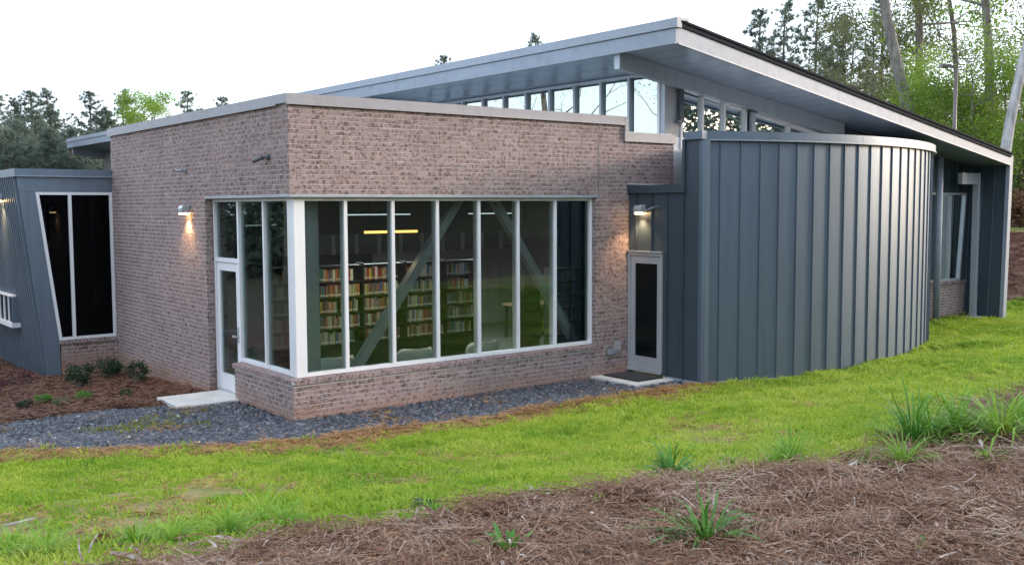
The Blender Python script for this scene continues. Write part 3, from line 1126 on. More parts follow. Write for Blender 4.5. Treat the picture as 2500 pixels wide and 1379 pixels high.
# clerestory over the brick block (x = XC plane)
cl = empty('clerestory_window', (0, 0, 0), BLD, label='long clerestory window strip above the brick parapet')
ZCH = soffit_z(XC) - 0.01
MYs = [0.45 + 0.818 * i for i in range(0, 34)]
for a, b in zip(MYs[:-1], MYs[1:]):
    box('pane', XC + 0.04, a + 0.01, 4.30, XC + 0.046, b - 0.01, ZCH - 0.02, 'glass_high', cl)
for y in MYs:
    box('mullion', XC - 0.03, y - 0.03, 4.30, XC + 0.07, y + 0.03, ZCH - 0.055, 'steel_grey' if y > 1.0 else 'frame_white', cl)
box('frame', XC - 0.033, 0.42, ZCH - 0.055, XC + 0.07, MYs[-1] + 0.03, ZCH, 'steel_grey', cl)
box('frame', XC - 0.033, 0.42, 4.25, XC + 0.07, MYs[-1] + 0.03, 4.30, 'frame_white', cl)
# wall below the clerestory
box('wall', XC, 0.31, 3.3, XC + 0.12, 36.0, 4.25, 'panel_grey', BLD)
box('wall', XC, MYs[-1] + 0.04, 4.25, XC + 0.12, 36.0, ZCH, 'panel_grey', BLD)
# corner column / pier of pale panel
box('corner_pier', XC + 0.004, YW - 0.002, 4.43, 8.43, YW + 0.12, soffit_z(8.4) - 0.05, 'panel_grey', BLD)
box('corner_pier', XC - 0.002, YW + 0.002, 4.25, XC + 0.09, 0.418, ZCH, 'steel_grey', BLD)
box('corner_pier', 7.9, YW + 0.003, 3.3, 8.60, YW + 0.12, 4.428, 'panel_white', BLD)

# front clerestory (y = YW plane), heads follow the slope
fc = empty('clerestory_window', (0, 0, 0), BLD, label='stepped clerestory window under the sloping beam')


def fhead(x):
    return 5.415 - 0.1675 * (x - 8.44)


fx = [8.46, 9.07, 9.73, 10.40]
fx2 = [10.66, 11.85, 12.9, 13.6]
for grp in (fx, fx2):
    for a, b in zip(grp[:-1], grp[1:]):
        m = MB()
        m.prism([(a + 0.01, YW + 0.04, 4.2), (b - 0.01, YW + 0.04, 4.2), (b - 0.01, YW + 0.04, fhead(b) - 0.02), (a + 0.01, YW + 0.04, fhead(a) - 0.02)], (0, 0.006, 0))
        m.build('pane', 'glass', fc)
    for x in grp:
        m = MB()
        m.prism([(x - 0.028, YW - 0.02, 4.2), (x + 0.028, YW - 0.02, 4.2), (x + 0.028, YW - 0.02, fhead(x) - 0.045), (x - 0.028, YW - 0.02, fhead(x) - 0.04)], (0, 0.09, 0))
        m.build('mullion', 'frame_white', fc)
    a, b = grp[0] - 0.03, grp[-1] + 0.03
    m = MB()
    m.prism([(a, YW - 0.023, fhead(a) - 0.05), (b, YW - 0.023, fhead(b) - 0.05), (b, YW - 0.023, fhead(b) + 0.03), (a, YW - 0.023, fhead(a) + 0.03)], (0, 0.09, 0))
    m.build('frame', 'frame_white', fc)
# filler wall between window heads and soffit, and rest of the front wall
m = MB()
m.prism([(8.43, YW + 0.03, fhead(8.43)), (13.65, YW + 0.03, fhead(13.65)), (13.65, YW + 0.03, soffit_z(13.65)), (8.43, YW + 0.03, soffit_z(8.43))], (0, 0.1, 0))
m.build('wall', 'steel_grey', BLD)
# column pieces on the front clerestory
for x, z0, z1 in ((8.36, 4.72, 5.40), (10.53, 4.2, 5.02)):
    cu = empty('conduit_column', (0, 0, 0), BLD)
    m = MB()
    m.box(x - 0.05, YW - 0.12, z0, x + 0.05, YW - 0.03, z1)
    m.build('channel', 'metal_dark' if x < 9 else 'steel_grey', cu)
    for zz in (z0, z1):
        MB().box(x - 0.12, YW - 0.14, zz - 0.015, x + 0.10, YW - 0.025, zz + 0.015).build('bracket', 'cam_grey', cu)
# front wall, right of the clerestory: dark metal with seams, window, brick base
fw_ = empty('metal_wall', (0, 0, 0), BLD, label='dark metal wall above the far end window')
m = MB()
m.prism([(13.65, YW + 0.02, 3.0), (17.0, YW + 0.02, 3.0), (17.0, YW + 0.02, soffit_z(17.0)), (13.65, YW + 0.02, soffit_z(13.65))], (0, 0.1, 0))
m.build('panel', 'metal_dark', fw_)
ZH = 3.40
x = 17.0
while x < 19.55:
    x2 = min(x + 0.38, 19.6)
    MB().prism([(x, YW + 0.02, ZH), (x2, YW + 0.02, ZH), (x2, YW + 0.02, soffit_z(x2)), (x, YW + 0.02, soffit_z(x))], (0, 0.1, 0)).build('panel', 'metal_dark', fw_)
    MB().prism([(x - 0.012, YW - 0.015, ZH), (x + 0.012, YW - 0.015, ZH), (x + 0.012, YW - 0.015, soffit_z(x) - 0.01), (x - 0.012, YW - 0.015, soffit_z(x) - 0.01)], (0, 0.033, 0)).build('seam', 'metal_panel', fw_)
    x += 0.38
ew = empty('window', (0, 0, 0), BLD, label='end window with drawn tan blind and slanting right edge')
wz0, wz1 = 1.125, 3.40
wl0, wr0, wr1 = 17.3, 19.16, 19.38      # left, right at bottom, right at top
m = MB()
m.box(wl0, YW - 0.01, wz0, wr0 + 0.02, YW + 0.09, wz0 + 0.05)
m.box(wl0, YW - 0.01, wz1 - 0.05, wr1 + 0.02, YW + 0.09, wz1)
m.prism([(wr0 - 0.03, YW - 0.012, wz0 + 0.05), (wr0 + 0.025, YW - 0.012, wz0 + 0.05), (wr1 + 0.02, YW - 0.012, wz1 - 0.05), (wr1 - 0.035, YW - 0.012, wz1 - 0.05)], (0, 0.1, 0))
m.build('frame', 'aluminium', ew)
for xx in (18.62,):
    box('mullion', xx - 0.025, YW - 0.012, wz0 + 0.05, xx + 0.025, YW + 0.09, wz1 - 0.05, 'aluminium', ew)
m = MB()
m.prism([(wl0, YW + 0.04, wz0 + 0.03), (18.62, YW + 0.04, wz0 + 0.03), (18.62, YW + 0.04, wz1 - 0.03), (wl0, YW + 0.04, wz1 - 0.03)], (0, 0.006, 0))
m.build('pane', 'glass', ew)
m = MB()
m.prism([(18.62, YW + 0.04, wz0 + 0.03), (wr0, YW + 0.04, wz0 + 0.03), (wr1, YW + 0.04, wz1 - 0.03), (18.62, YW + 0.04, wz1 - 0.03)], (0, 0.006, 0))
m.build('pane', 'glass', ew)
painted('tan_blind', (0.22, 0.185, 0.12), 0.8, 0, 0.1, 3)
m = MB()
for k in range(11):
    x0 = 17.3 + k * 0.19
    m.prism([(x0, YW + 0.18, wz0), (x0 + 0.185, YW + 0.14, wz0), (x0 + 0.185, YW + 0.14, wz1), (x0, YW + 0.18, wz1)], (0, 0.005, 0))
m.build('blind', 'tan_blind', ew)
MB().prism([(wr0 + 0.02, YW + 0.015, 1.04), (19.62, YW + 0.015, 1.04), (19.62, YW + 0.015, ZH), (wr1 + 0.015, YW + 0.015, ZH)], (0, 0.1, 0)).build('panel', 'metal_dark', fw_)

# leaning end wall: from the main wall forward to the rake edge
lw = empty('leaning_wall', (0, 0, 0), BLD, label='dark metal fin wall leaning outward at the far end')
bx, tx = 19.40, 19.60


def fin(yv, z):
    f = (z - 0.0) / 4.1
    return (bx + (tx - bx) * f, yv, z)


yA, yB = P1.y + 0.10, YW + 0.3
n = 4
for i in range(n):
    a = yA + (yB - yA) * i / n
    b = yA + (yB - yA) * (i + 1) / n
    MB().prism([fin(a, -0.1), fin(b, -0.1), fin(b, 4.10), fin(a, 4.10)], (0.1, 0, 0)).build('panel', 'metal_dark', lw)
    if i:
        m = MB()
        q0, q1 = Vector(fin(a, -0.1)), Vector(fin(a, 4.09))
        m.prism([q0 + Vector((0.005, -0.012, 0)), q0 + Vector((0.005, 0.012, 0)), q1 + Vector((0.005, 0.012, 0)), q1 + Vector((0.005, -0.012, 0))], (-0.035, 0, 0))
        m.build('seam', 'metal_panel', lw)
m = MB()
m.prism([(bx - 0.03, P1.y + 0.0, -0.12), (bx + 0.13, P1.y + 0.0, -0.12), (P1.x + 0.03, P1.y + 0.0, 4.32), (P1.x - 0.125, P1.y + 0.0, 4.36)], (0, 0.10, 0))
m.build('edge_trim', 'fascia', lw)
# outer skin of the end (seen from the side)
m = MB()
m.prism([fin(yB, -0.1), fin(20.0, -0.1), fin(20.0, 4.1), fin(yB, 4.1)], (0.1, 0, 0))
m.build('outer_wall', 'metal_dark', lw)
# slim posts
pc = empty('post', (0, 0, 0), BLD, label='grey steel post with a side arm at the far end')
box('shaft', 19.12, -0.15, 0.10, 19.24, -0.01, 3.90, 'steel_grey', pc)
box('arm', 18.35, -0.14, 3.61, 19.118, -0.02, 3.895, 'steel_grey', pc)
box('base_plate', 18.98, -0.30, 0.02, 19.36, 0.14, 0.20, 'concrete', pc)
pd = empty('post', (0, 0, 0), BLD, label='round pale downpipe post just behind the curved wall')
MB().tube([(17.62, 0.06, 0.1), (17.62, 0.06, 4.28)], 0.085, 20).build('shaft', 'fascia', pd, smooth=True)
box('base_plate', 17.42, -0.14, 0.02, 17.82, 0.26, 0.145, 'concrete', pd)

# left wing: leaning metal side, tall window, coping --------------------------
YL = 8.24
lwz = empty('metal_wall', (0, 0, 0), BLD, label='blue grey leaning wall of ribbed metal at the left edge')


def leanx(z):
    return -1.33 - 0.45 * (z + 0.44) / 4.17


def lpt(y, z, out=0.0):
    return (leanx(z) - out, y, z)


ZT = 3.74
yy = YL + 0.02
k = 0
while yy < 20:
    y2 = yy + 0.335
    MB().prism([lpt(yy, -0.75), lpt(y2, -0.75), lpt(y2, ZT), lpt(yy, ZT)], (0.06, 0, 0)).build('panel', 'metal_wing', lwz)
    m = MB()
    m.prism([lpt(yy + 0.08, -0.75, -0.002), lpt(yy + 0.14, -0.75, -0.002), lpt(yy + 0.14, ZT, -0.002), lpt(yy + 0.08, ZT, -0.002)], (-0.065, 0, 0))
    m.build('rib', 'metal_wing', lwz)
    m = MB()
    m.prism([lpt(yy + 0.25, -0.75, -0.002), lpt(yy + 0.31, -0.75, -0.002), lpt(yy + 0.31, ZT, -0.002), lpt(yy + 0.25, ZT, -0.002)], (-0.065, 0, 0))
    m.build('rib', 'metal_wing', lwz)
    yy = y2
# front strip and header in plane YL
m = MB()
m.prism([(leanx(-0.6) - 0.02, YL, -0.6), (-1.105, YL, -0.6), (-1.125, YL, 0.445), (-1.47, YL, 3.42), (leanx(3.42) - 0.02, YL, 3.42)], (0, 0.06, 0))
m.build('corner_trim', 'metal_wing', lwz)
m = MB()
m.prism([(leanx(3.425) - 0.02, YL, 3.425), (-0.001, YL, 3.425), (-0.001, YL, ZT), (leanx(ZT) - 0.02, YL, ZT)], (0, 0.06, 0))
m.build('header_panel', 'metal_wing', lwz)
box('coping_cap', leanx(3.86) - 0.05, YL - 0.04, ZT + 0.002, -0.002, YL + 0.3, 3.875, 'metal_wing', lwz)
m = MB()
m.prism([(leanx(3.86) - 0.05, YL + 0.302, ZT + 0.002), (leanx(3.86) - 0.05, 20, ZT + 0.002), (leanx(3.86) + 0.25, 20, ZT + 0.002), (leanx(3.86) + 0.25, YL + 0.302, ZT + 0.002)], (0, 0, 0.133))
m.build('coping_cap', 'metal_wing', lwz)
m = MB()
m.box(leanx(3.86) - 0.066, YL - 0.058, ZT - 0.02, -0.003, YL - 0.02, ZT + 0.004)
m.prism([(leanx(3.86) - 0.066, YL - 0.02, ZT - 0.02), (leanx(3.86) - 0.04, YL - 0.02, ZT - 0.02), (leanx(3.86) - 0.04, 20, ZT - 0.02), (leanx(3.86) - 0.066, 20, ZT - 0.02)], (0, 0, 0.024))
m.build('coping_drip', 'fascia', lwz)
box('roof_deck', -1.6, YL + 0.3, 3.70, 7.95, 20, 3.78, 'roof_membrane', lwz)
m = MB()
m.prism([lpt(YL + 0.02, -0.78, 0.03), lpt(20, -0.78, 0.03), lpt(20, -0.52, 0.035), lpt(YL + 0.02, -0.52, 0.035)], (0.05, 0, 0))
m.build('base_trim', 'fascia', lwz)
tw = empty('window', (0, 0, 0), BLD, label='tall dark window with slanting left jamb beside the brick wall')
z0, z1 = 0.445, 3.42


def jx(z):
    return -1.125 + (-1.47 + 1.125) * (z - 0.445) / (3.42 - 0.445)


m = MB()
m.prism([(jx(z0), YL - 0.012, z0), (jx(z0) + 0.06, YL - 0.012, z0), (jx(z1) + 0.06, YL - 0.012, z1), (jx(z1), YL - 0.012, z1)], (0, 0.1, 0))
m.box(jx(z0) + 0.055, YL - 0.01, z0, -0.003, YL + 0.09, z0 + 0.055)
m.box(jx(z1) + 0.055, YL - 0.01, z1 - 0.055, -0.003, YL + 0.09, z1)
m.box(-0.055, YL - 0.012, z0 + 0.055, -0.003, YL + 0.09, z1 - 0.055)
m.build('frame', 'frame_white', tw)
m = MB()
m.box(-0.86, YL - 0.012, z0 + 0.055, -0.80, YL + 0.09, z1 - 0.055)
m.build('mullion', 'frame_white', tw)
MB().prism([(jx(z0) + 0.03, YL + 0.04, z0 + 0.03), (-0.83, YL + 0.04, z0 + 0.03), (-0.83, YL + 0.04, z1 - 0.03), (jx(z1) + 0.03, YL + 0.04, z1 - 0.03)], (0, 0.006, 0)).build('pane', 'glass_dark', tw)
MB().prism([(-0.83, YL + 0.04, z0 + 0.03), (-0.03, YL + 0.04, z0 + 0.03), (-0.03, YL + 0.04, z1 - 0.03), (-0.83, YL + 0.04, z1 - 0.03)], (0, 0.006, 0)).build('pane', 'glass_dark', tw)
# small boxed-out window on the leaning side
bw = empty('window', (0, 0, 0), BLD, label='small boxed-out window with white sill on the leaning metal wall')
ya, yb2, za, zb2 = 9.75, 12.6, 0.70, 1.25
xo = -1.68
m = MB()
m.box(xo, ya, za - 0.10, -1.40, yb2, za)
m.build('sill', 'frame_white', bw)
box('head', xo, ya, zb2, -1.48, yb2, zb2 + 0.03, 'frame_white', bw)
box('jamb', xo + 0.02, ya, za, -1.45, ya + 0.05, zb2, 'metal_wing', bw)
box('pane', xo + 0.055, ya + 0.05, za, xo + 0.06, yb2, zb2, 'glass_dark', bw)
for y in np.arange(ya + 0.42, yb2, 0.42):
    box('mullion', xo + 0.03, y - 0.025, za, xo + 0.08, y + 0.025, zb2, 'frame_white', bw)

# shell pieces that close the building ------------------------------------------
box('floor', 0.12, 0.12, -0.02, 19.3, 20, 0.045, 'carpet', BLD)
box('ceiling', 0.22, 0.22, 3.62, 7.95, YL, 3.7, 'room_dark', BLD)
box('roof_deck', 0.1, 0.1, 4.40, 7.98, YL, 4.46, 'roof_membrane', BLD)
box('back_wall', -1.2, 20, -1.0, 19.4, 20.2, 3.9, 'panel_grey', BLD)
MB().prism([(8.05, 35.9, -1.0), (19.4, 35.9, -1.0), (19.4, 35.9, soffit_z(19.4)), (8.05, 35.9, soffit_z(8.05))], (0, 0.1, 0)).build('back_wall', 'panel_grey', BLD)
MB().prism([(8.13, 8.2, 0.0), (19.4, 8.2, 0.0), (19.4, 8.2, soffit_z(19.4)), (8.13, 8.2, soffit_z(8.13))], (0, 0.1, 0)).build('inner_wall', 'room_dark', BLD)
MB().prism([(8.13, 8.31, 3.9), (8.13, 35.8, 3.9), (8.13, 35.8, 4.0), (8.13, 8.31, 4.0)], (3.0, 0, 0)).build('upper_floor', 'room_dark', BLD)
box('outer_wall', 0.1, YL + 0.02, 3.79, 7.95, YL + 0.12, 4.45, 'panel_grey', BLD)
box('inner_wall', 0.11, 3.3, 0.04, 0.2, YL + 0.1, 3.62, 'room_wall', BLD)
box('header_wall', 0.25, 0.24, HEAD + 0.01, 6.6, 0.32, 3.62, 'room_wall', BLD)
box('header_wall', 0.24, 0.33, HEAD + 0.01, 0.32, 3.3, 3.62, 'room_wall', BLD)
box('inner_wall', 6.1, 0.12, 0.04, 6.7, 0.22, 3.62, 'room_wall', BLD)
# far side of the reading room with its blinded windows
iw = empty('interior_partition', (0, 0, 0), BLD, label='far glazed wall of the reading room seen through the glass')
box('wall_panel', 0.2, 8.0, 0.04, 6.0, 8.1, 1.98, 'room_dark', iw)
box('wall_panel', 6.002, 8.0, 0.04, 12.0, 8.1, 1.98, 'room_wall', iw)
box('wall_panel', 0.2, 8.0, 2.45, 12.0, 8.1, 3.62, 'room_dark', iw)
for x in np.arange(0.6, 12.0, 0.62):
    box('mullion', x - 0.03, 7.95, 1.98, x + 0.03, 8.05, 2.45, 'frame_white', iw)
m = MB()
for z in np.arange(1.98, 2.44, 0.05):
    m.prism([(0.3, 8.07, z), (12.0, 8.07, z), (12.0, 8.09, z + 0.035), (0.3, 8.09, z + 0.035)], (0, 0.004, 0))
m.build('blind', 'blind', iw)
box('interior_column', 6.05, 2.2, 0.04, 6.45, 2.6, 3.62, 'room_dark', BLD)
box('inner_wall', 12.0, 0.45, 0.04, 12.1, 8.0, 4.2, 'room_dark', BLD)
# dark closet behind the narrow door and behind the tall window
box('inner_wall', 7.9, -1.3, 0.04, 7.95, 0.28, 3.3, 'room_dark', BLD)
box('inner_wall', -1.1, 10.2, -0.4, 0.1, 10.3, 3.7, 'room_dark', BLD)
# steel braces
br = MB().bar((1.12, 0.62, 0.25), (3.62, 0.62, 3.55), 0.14, 0.14, up=(0, 1, 0)).build('brace', 'brace', BLD)
br = MB().bar((3.86, 0.62, 3.55), (6.25, 0.62, 0.2), 0.14, 0.14, up=(0, 1, 0)).build('brace', 'brace', BLD)
box('steel_column', 0.50, 0.50, 0.04, 0.70, 0.70, 3.62, 'brace', BLD)

# ------------------------------------------------------------------ wall lamps, cameras, boxes


def wall_lamp(loc, nrm, label):
    rz = math.atan2(nrm[1], nrm[0]) + math.pi / 2     # local -y faces outward
    e = empty('wall_lamp', loc, None, label, 'wall lamp', 'downlights on the outside walls', rz)
    MB().box(-0.07, 0.0 - 0.02, -0.02, 0.07, 0.0, 0.10).build('back_plate', 'aluminium', e)
    m = MB()
    m.prism([(-0.085, -0.16, -0.04), (-0.085, -0.022, -0.04), (-0.085, -0.022, 0.09), (-0.085, -0.13, 0.09), (-0.085, -0.16, 0.04)], (0.17, 0, 0))
    m.build('housing', 'aluminium', e, bevel=0.008)
    MB().box(-0.065, -0.145, -0.068, 0.065, -0.04, -0.042).build('lens', 'lamp_warm', e)
    ld = bpy.data.lights.new('lamp_light', 'SPOT')
    ld.energy = 24
    ld.color = (1.0, 0.66, 0.33)
    ld.spot_size = R_(112)
    ld.spot_blend = 0.8
    ld.shadow_soft_size = 0.04
    lo = bpy.data.objects.new('lamp_light', ld)
    COL.objects.link(lo)
    lo.parent = e
    lo.location = (0, -0.11, -0.09)
    return e


wall_lamp((0.0, 3.95, 3.05), (-1, 0, 0), 'lit silver wall lamp on the left brick wall')
wall_lamp((XD, -0.36, 3.02), (-1, 0, 0), 'lit silver wall lamp on dark metal above the narrow door')
wl3 = wall_lamp((leanx(3.3) - 0.045, 9.62, 3.30), (-1, 0, 0), 'lit wall lamp on the leaning ribbed metal wall')


def camera_unit(loc, nrm, aim, label, mat='cam_grey', s=1.0):
    rz = math.atan2(nrm[1], nrm[0]) + math.pi / 2
    e = empty('security_camera', loc, None, label, 'camera', 'cameras on the walls', rz)
    MB().tube([(0, 0, 0), (0, -0.05 * s, 0)], 0.06 * s, 14).build('mount', mat, e, smooth=False)
    MB().tube([(0, -0.05 * s, 0), (-0.04 * s, -0.10 * s, -0.0), (-0.09 * s, -0.13 * s, -0.01)], 0.02 * s, 8).build('arm', mat, e, smooth=True)
    a = Vector(aim).normalized()
    c = Vector((-0.09 * s, -0.13 * s, -0.02 * s))
    MB().tube([c - a * 0.05 * s, c + a * 0.16 * s], 0.042 * s, 14).build('body', mat, e)
    MB().tube([c + a * 0.161 * s, c + a * 0.175 * s], 0.036 * s, 14).build('lens', 'black_plastic', e)
    return e


camera_unit((0.0, 0.66, 3.84), (-1, 0, 0), (-0.75, -0.45, -0.3), 'dark security camera near the brick corner', 'cam_grey', 0.8)
camera_unit((0.0, 4.02, 3.75), (-1, 0, 0), (-0.8, -0.5, 0.05), 'pale small twin-head fixture above the brick wall lamp', 'white_plastic', 0.6)
camera_unit((XD, -0.74, 3.07), (-1, 0, 0), (-0.55, -0.7, -0.45), 'grey security camera beside the lamp over the narrow door', 'cam_grey', 0.7)

e = empty('outlet_box', (6.28, 0, 0.40), None, 'small grey weatherproof outlet box on the brick pier', 'outlet')
MB().box(-0.085, -0.07, 0.0, 0.085, -0.004, 0.10).build('cover', 'white_plastic', e, bevel=0.01)
MB().box(-0.095, -0.0045, -0.01, 0.095, 0.002, 0.11).build('back_plate', 'cam_grey', e)
e = empty('hose_bib_box', (6.47, 0, 0.45), None, 'square metal hydrant cover set in the brick near the door', 'wall box')
MB().box(-0.085, -0.012, 0.0, 0.085, 0.002, 0.185).build('frame', 'aluminium', e)
MB().box(-0.065, -0.017, 0.02, 0.065, -0.0125, 0.165).build('cover', 'panel_grey', e)

# ------------------------------------------------------------------ pads and mat
o = MB().prism([(-0.97, 1.97, -0.10), (0.12, 1.97, -0.10), (0.12, 3.0, -0.10), (-0.97, 3.0, -0.10)], (0, 0, 0.14)).build('door_pad', 'concrete', None, bevel=0.012)
tag(o, 'pale concrete pad in front of the white side door', 'pad', kind='structure')
o = MB().prism([(5.80, -1.18, -0.10), (6.72, -1.18, -0.10), (6.72, 0.0, -0.10), (5.80, 0.0, -0.10)], (0, 0, 0.15)).build('door_pad', 'concrete', None, bevel=0.012)
tag(o, 'concrete pad in front of the narrow aluminium door', 'pad', kind='structure')
e = empty('door_mat', (6.30, -0.50, 0.051), None, 'dark rubber mat lying before the narrow aluminium door', 'door mat')
MB().box(-0.28, -0.48, 0, 0.36, 0.42, 0.012).build('backing', 'black_plastic', e)
m = MB()
for i in range(14):
    m.box(-0.25 + i * 0.042, -0.45, 0.0125, -0.25 + i * 0.042 + 0.026, 0.39, 0.022)
m.build('bristle', 'room_dark', e)

# ------------------------------------------------------------------ inside the reading room
BOOKCOL = {'red': (0.35, 0.03, 0.03), 'maroon': (0.16, 0.03, 0.04), 'cream': (0.62, 0.56, 0.42), 'white': (0.66, 0.66, 0.64), 'blue': (0.05, 0.12, 0.30),
           'teal': (0.04, 0.20, 0.22), 'green': (0.06, 0.20, 0.07), 'yellow': (0.55, 0.38, 0.05), 'orange': (0.5, 0.17, 0.03), 'grey': (0.28, 0.28, 0.30), 'black': (0.02, 0.02, 0.025), 'brown': (0.18, 0.09, 0.05), 'tan': (0.42, 0.31, 0.19)}
NAMES = list(BOOKCOL)
WTS = [9, 7, 16, 14, 7, 5, 5, 5, 5, 9, 7, 6, 8]
bmesh_book = None


def book_mesh():
    m = MB()
    # unit: x thickness -.5...5, y 0 (spine) .. 1 depth, z 0..1
    m.prism([(-0.5, 0.04, 0), (-0.3, 0.0, 0), (0.3, 0.0, 0), (0.5, 0.04, 0), (0.5, 1, 0), (-0.5, 1, 0)], (0, 0, 1))
    m.box(-0.36, -0.006, 0.10, 0.36, 0.01, 0.23, 1)
    return m.mesh('book', ['book', 'paper'])


BOOK_ME = book_mesh()
ORDW = ['first', 'second', 'third', 'fourth', 'fifth', 'sixth', 'seventh', 'eighth', 'ninth', 'tenth', 'eleventh', 'twelfth', 'thirteenth', 'fourteenth', 'fifteenth', 'sixteenth', 'seventeenth', 'eighteenth', 'nineteenth', 'twentieth'] + ['twenty-' + a for a in ('first', 'second', 'third', 'fourth', 'fifth', 'sixth', 'seventh', 'eighth', 'ninth')] + ['thirtieth']
ORD = ['first', 'second', 'third', 'fourth', 'fifth', 'sixth', 'seventh']
book_count = 0
mass_v, mass_f, mass_c = [], [], []


def bookcase(name, x0, x1, y, z0, rows, pitch, depth, label, where, base_h, singles):
    global book_count
    e = empty(name, (x0, y, 0.045), None, label, 'bookcase', 'bookcases in the reading room')
    W = x1 - x0
    zt = z0 + rows * pitch - 0.045
    for k in range(int(round(W / 0.92)) + 1):
        xx = min(k * 0.92, W)
        MB().box(xx - 0.018, 0, 0, xx + 0.018, depth, zt + 0.03).build('upright', 'shelf_black', e)
    for r in range(rows + 1):
        zz = z0 - 0.045 + r * pitch
        MB().box(0.018, 0.002, zz - 0.025, W - 0.018, depth - 0.01, zz).build('shelf', 'shelf_black', e)
    MB().box(0.02, depth - 0.012, 0.02, W - 0.02, depth, zt).build('back_panel', 'shelf_black', e)
    MB().box(0.02, 0.03, 0.0, W - 0.02, 0.05, base_h).build('plinth', 'shelf_black', e)
    for r in range(rows):
        zz = 0.045 + z0 - 0.045 + r * pitch + 0.002
        bay = 0
        while bay * 0.92 < W - 0.3:
            x = x0 + bay * 0.92 + 0.03
            end = x0 + min((bay + 1) * 0.92, W) - 0.03
            stop = x + (end - x) * random.uniform(0.68, 0.93)
            i = 0
            while x < stop:
                th = random.choice([0.028, 0.034, 0.04, 0.046, 0.055])
                h = min(random.gauss(0.215, 0.018), pitch - 0.05)
                dd = random.uniform(0.14, 0.18)
                cn = random.choices(NAMES, WTS)[0]
                cc = tuple(c * random.uniform(0.75, 1.2) for c in BOOKCOL[cn])
                yy_ = y + random.uniform(0.006, 0.03)
                i += 1
                if singles and book_count < 300:
                    b = link('book', BOOK_ME, None, (x + th / 2, yy_, zz))
                    b.scale = (th * 0.97, dd, h)
                    b.color = (*cc, 1)
                    b['label'] = '%s book, %s in the %s bay, %s shelf up, %s' % (cn, ORDW[i - 1], ORD[bay], ORD[r], where)
                    b['category'] = 'book'
                    b['group'] = 'library books on the shelves'
                    book_count += 1
                else:
                    kx = len(mass_v)
                    xa, xb = x, x + th * 0.97
                    mass_v.extend([(xa, yy_, zz), (xb, yy_, zz), (xb, yy_ + dd, zz), (xa, yy_ + dd, zz), (xa, yy_, zz + h), (xb, yy_, zz + h), (xb, yy_ + dd, zz + h), (xa, yy_ + dd, zz + h)])
                    mass_f.extend([tuple(kx + a for a in q) for q in ((4, 5, 6, 7), (0, 1, 5, 4), (1, 2, 6, 5), (3, 0, 4, 7))])
                    mass_c.extend([(*cc, 1)] * 8)
                    kx = len(mass_v)
                    mass_v.extend([(xa + th * .15, yy_ - 0.002, zz + h * .1), (xb - th * .15, yy_ - 0.002, zz + h * .1), (xb - th * .15, yy_ - 0.002, zz + h * .23), (xa + th * .15, yy_ - 0.002, zz + h * .23)])
                    mass_f.append((kx, kx + 1, kx + 2, kx + 3))
                    mass_c.extend([(0.6, 0.58, 0.54, 1)] * 4)
                x += th
                if random.random() < 0.05:
                    x += random.uniform(0.03, 0.12)
            bay += 1
    return e


bookcase('bookcase', 1.05, 5.55, 3.0, 0.62, 5, 0.285, 0.25, 'long black bookcase of library books behind the first window panes', 'long bookcase', 0.55, True)
bookcase('bookcase', 7.45, 9.15, 3.0, 0.35, 5, 0.285, 0.25, 'shorter black bookcase behind the last window panes', 'shorter bookcase', 0.30, True)
me = quick_mesh('library_books', mass_v, mass_f, 'book_mass')
a = me.color_attributes.new('tint', 'FLOAT_COLOR', 'POINT')
a.data.foreach_set('color', np.array(mass_c, np.float32).ravel())
o = link('library_books', me, label='rows of small library books filling the remaining shelves', cat='books', kind='stuff')


def shell_chair(x, y, rz, label):
    e = empty('lounge_chair', (x, y, 0.045), None, label, 'chair', 'rounded chairs inside the window', rz)
    m = MB()
    n = 10
    rows = [(0.40, 0.30), (0.50, 0.33), (0.60, 0.33), (0.68, 0.28)]
    rings = []
    for z, r in rows:
        rings.append([(math.cos(math.pi * k / n) * r, 0.05 - math.sin(math.pi * k / n) * r * 0.85, z - (0.08 if k in (0, n) else 0.02 if k in (1, n - 1) else 0)) for k in range(n + 1)])
    for a, b in zip(rings[:-1], rings[1:]):
        for k in range(n):
            m.face([a[k], a[k + 1], b[k + 1], b[k]])
    o = m.build('backrest', 'chair_shell', e, smooth=True)
    bm_ = bmesh.new()
    bm_.from_mesh(o.data)
    bmesh.ops.remove_doubles(bm_, verts=bm_.verts, dist=0.0005)
    bm_.to_mesh(o.data)
    bm_.free()
    s = o.modifiers.new('thick', 'SOLIDIFY')
    s.thickness = 0.03
    MB().tube([(0, 0.02, 0.36), (0, 0.02, 0.43)], [0.29, 0.27], 20).build('seat', 'chair_shell', e)
    for sx in (-1, 1):
        for sy in (-1, 1):
            MB().tube([(sx * 0.12, 0.02 + sy * 0.12, 0.36), (sx * 0.25, 0.02 + sy * 0.25, 0.0)], 0.014, 8).build('leg', 'aluminium', e)
    return e


shell_chair(1.25, 1.05, 0.1, 'pale rounded chair behind the first window pane')
shell_chair(2.75, 1.05, -0.1, 'pale rounded chair behind the third window pane')
shell_chair(4.15, 1.05, 0.15, 'pale rounded chair behind the fourth window pane')
e = empty('reading_table', (8.4, 5.0, 0.045), None, 'light wooden reading table deep inside the room', 'table')
MB().box(-0.5, -0.35, 0.76, 0.7, 0.35, 0.80).build('table_top', 'table_wood', e)
for sx in (-0.42, 0.62):
    for sy in (-0.28, 0.28):
        MB().box(sx - 0.025, sy - 0.025, 0, sx + 0.025, sy + 0.025, 0.759).build('leg', 'shelf_black', e)


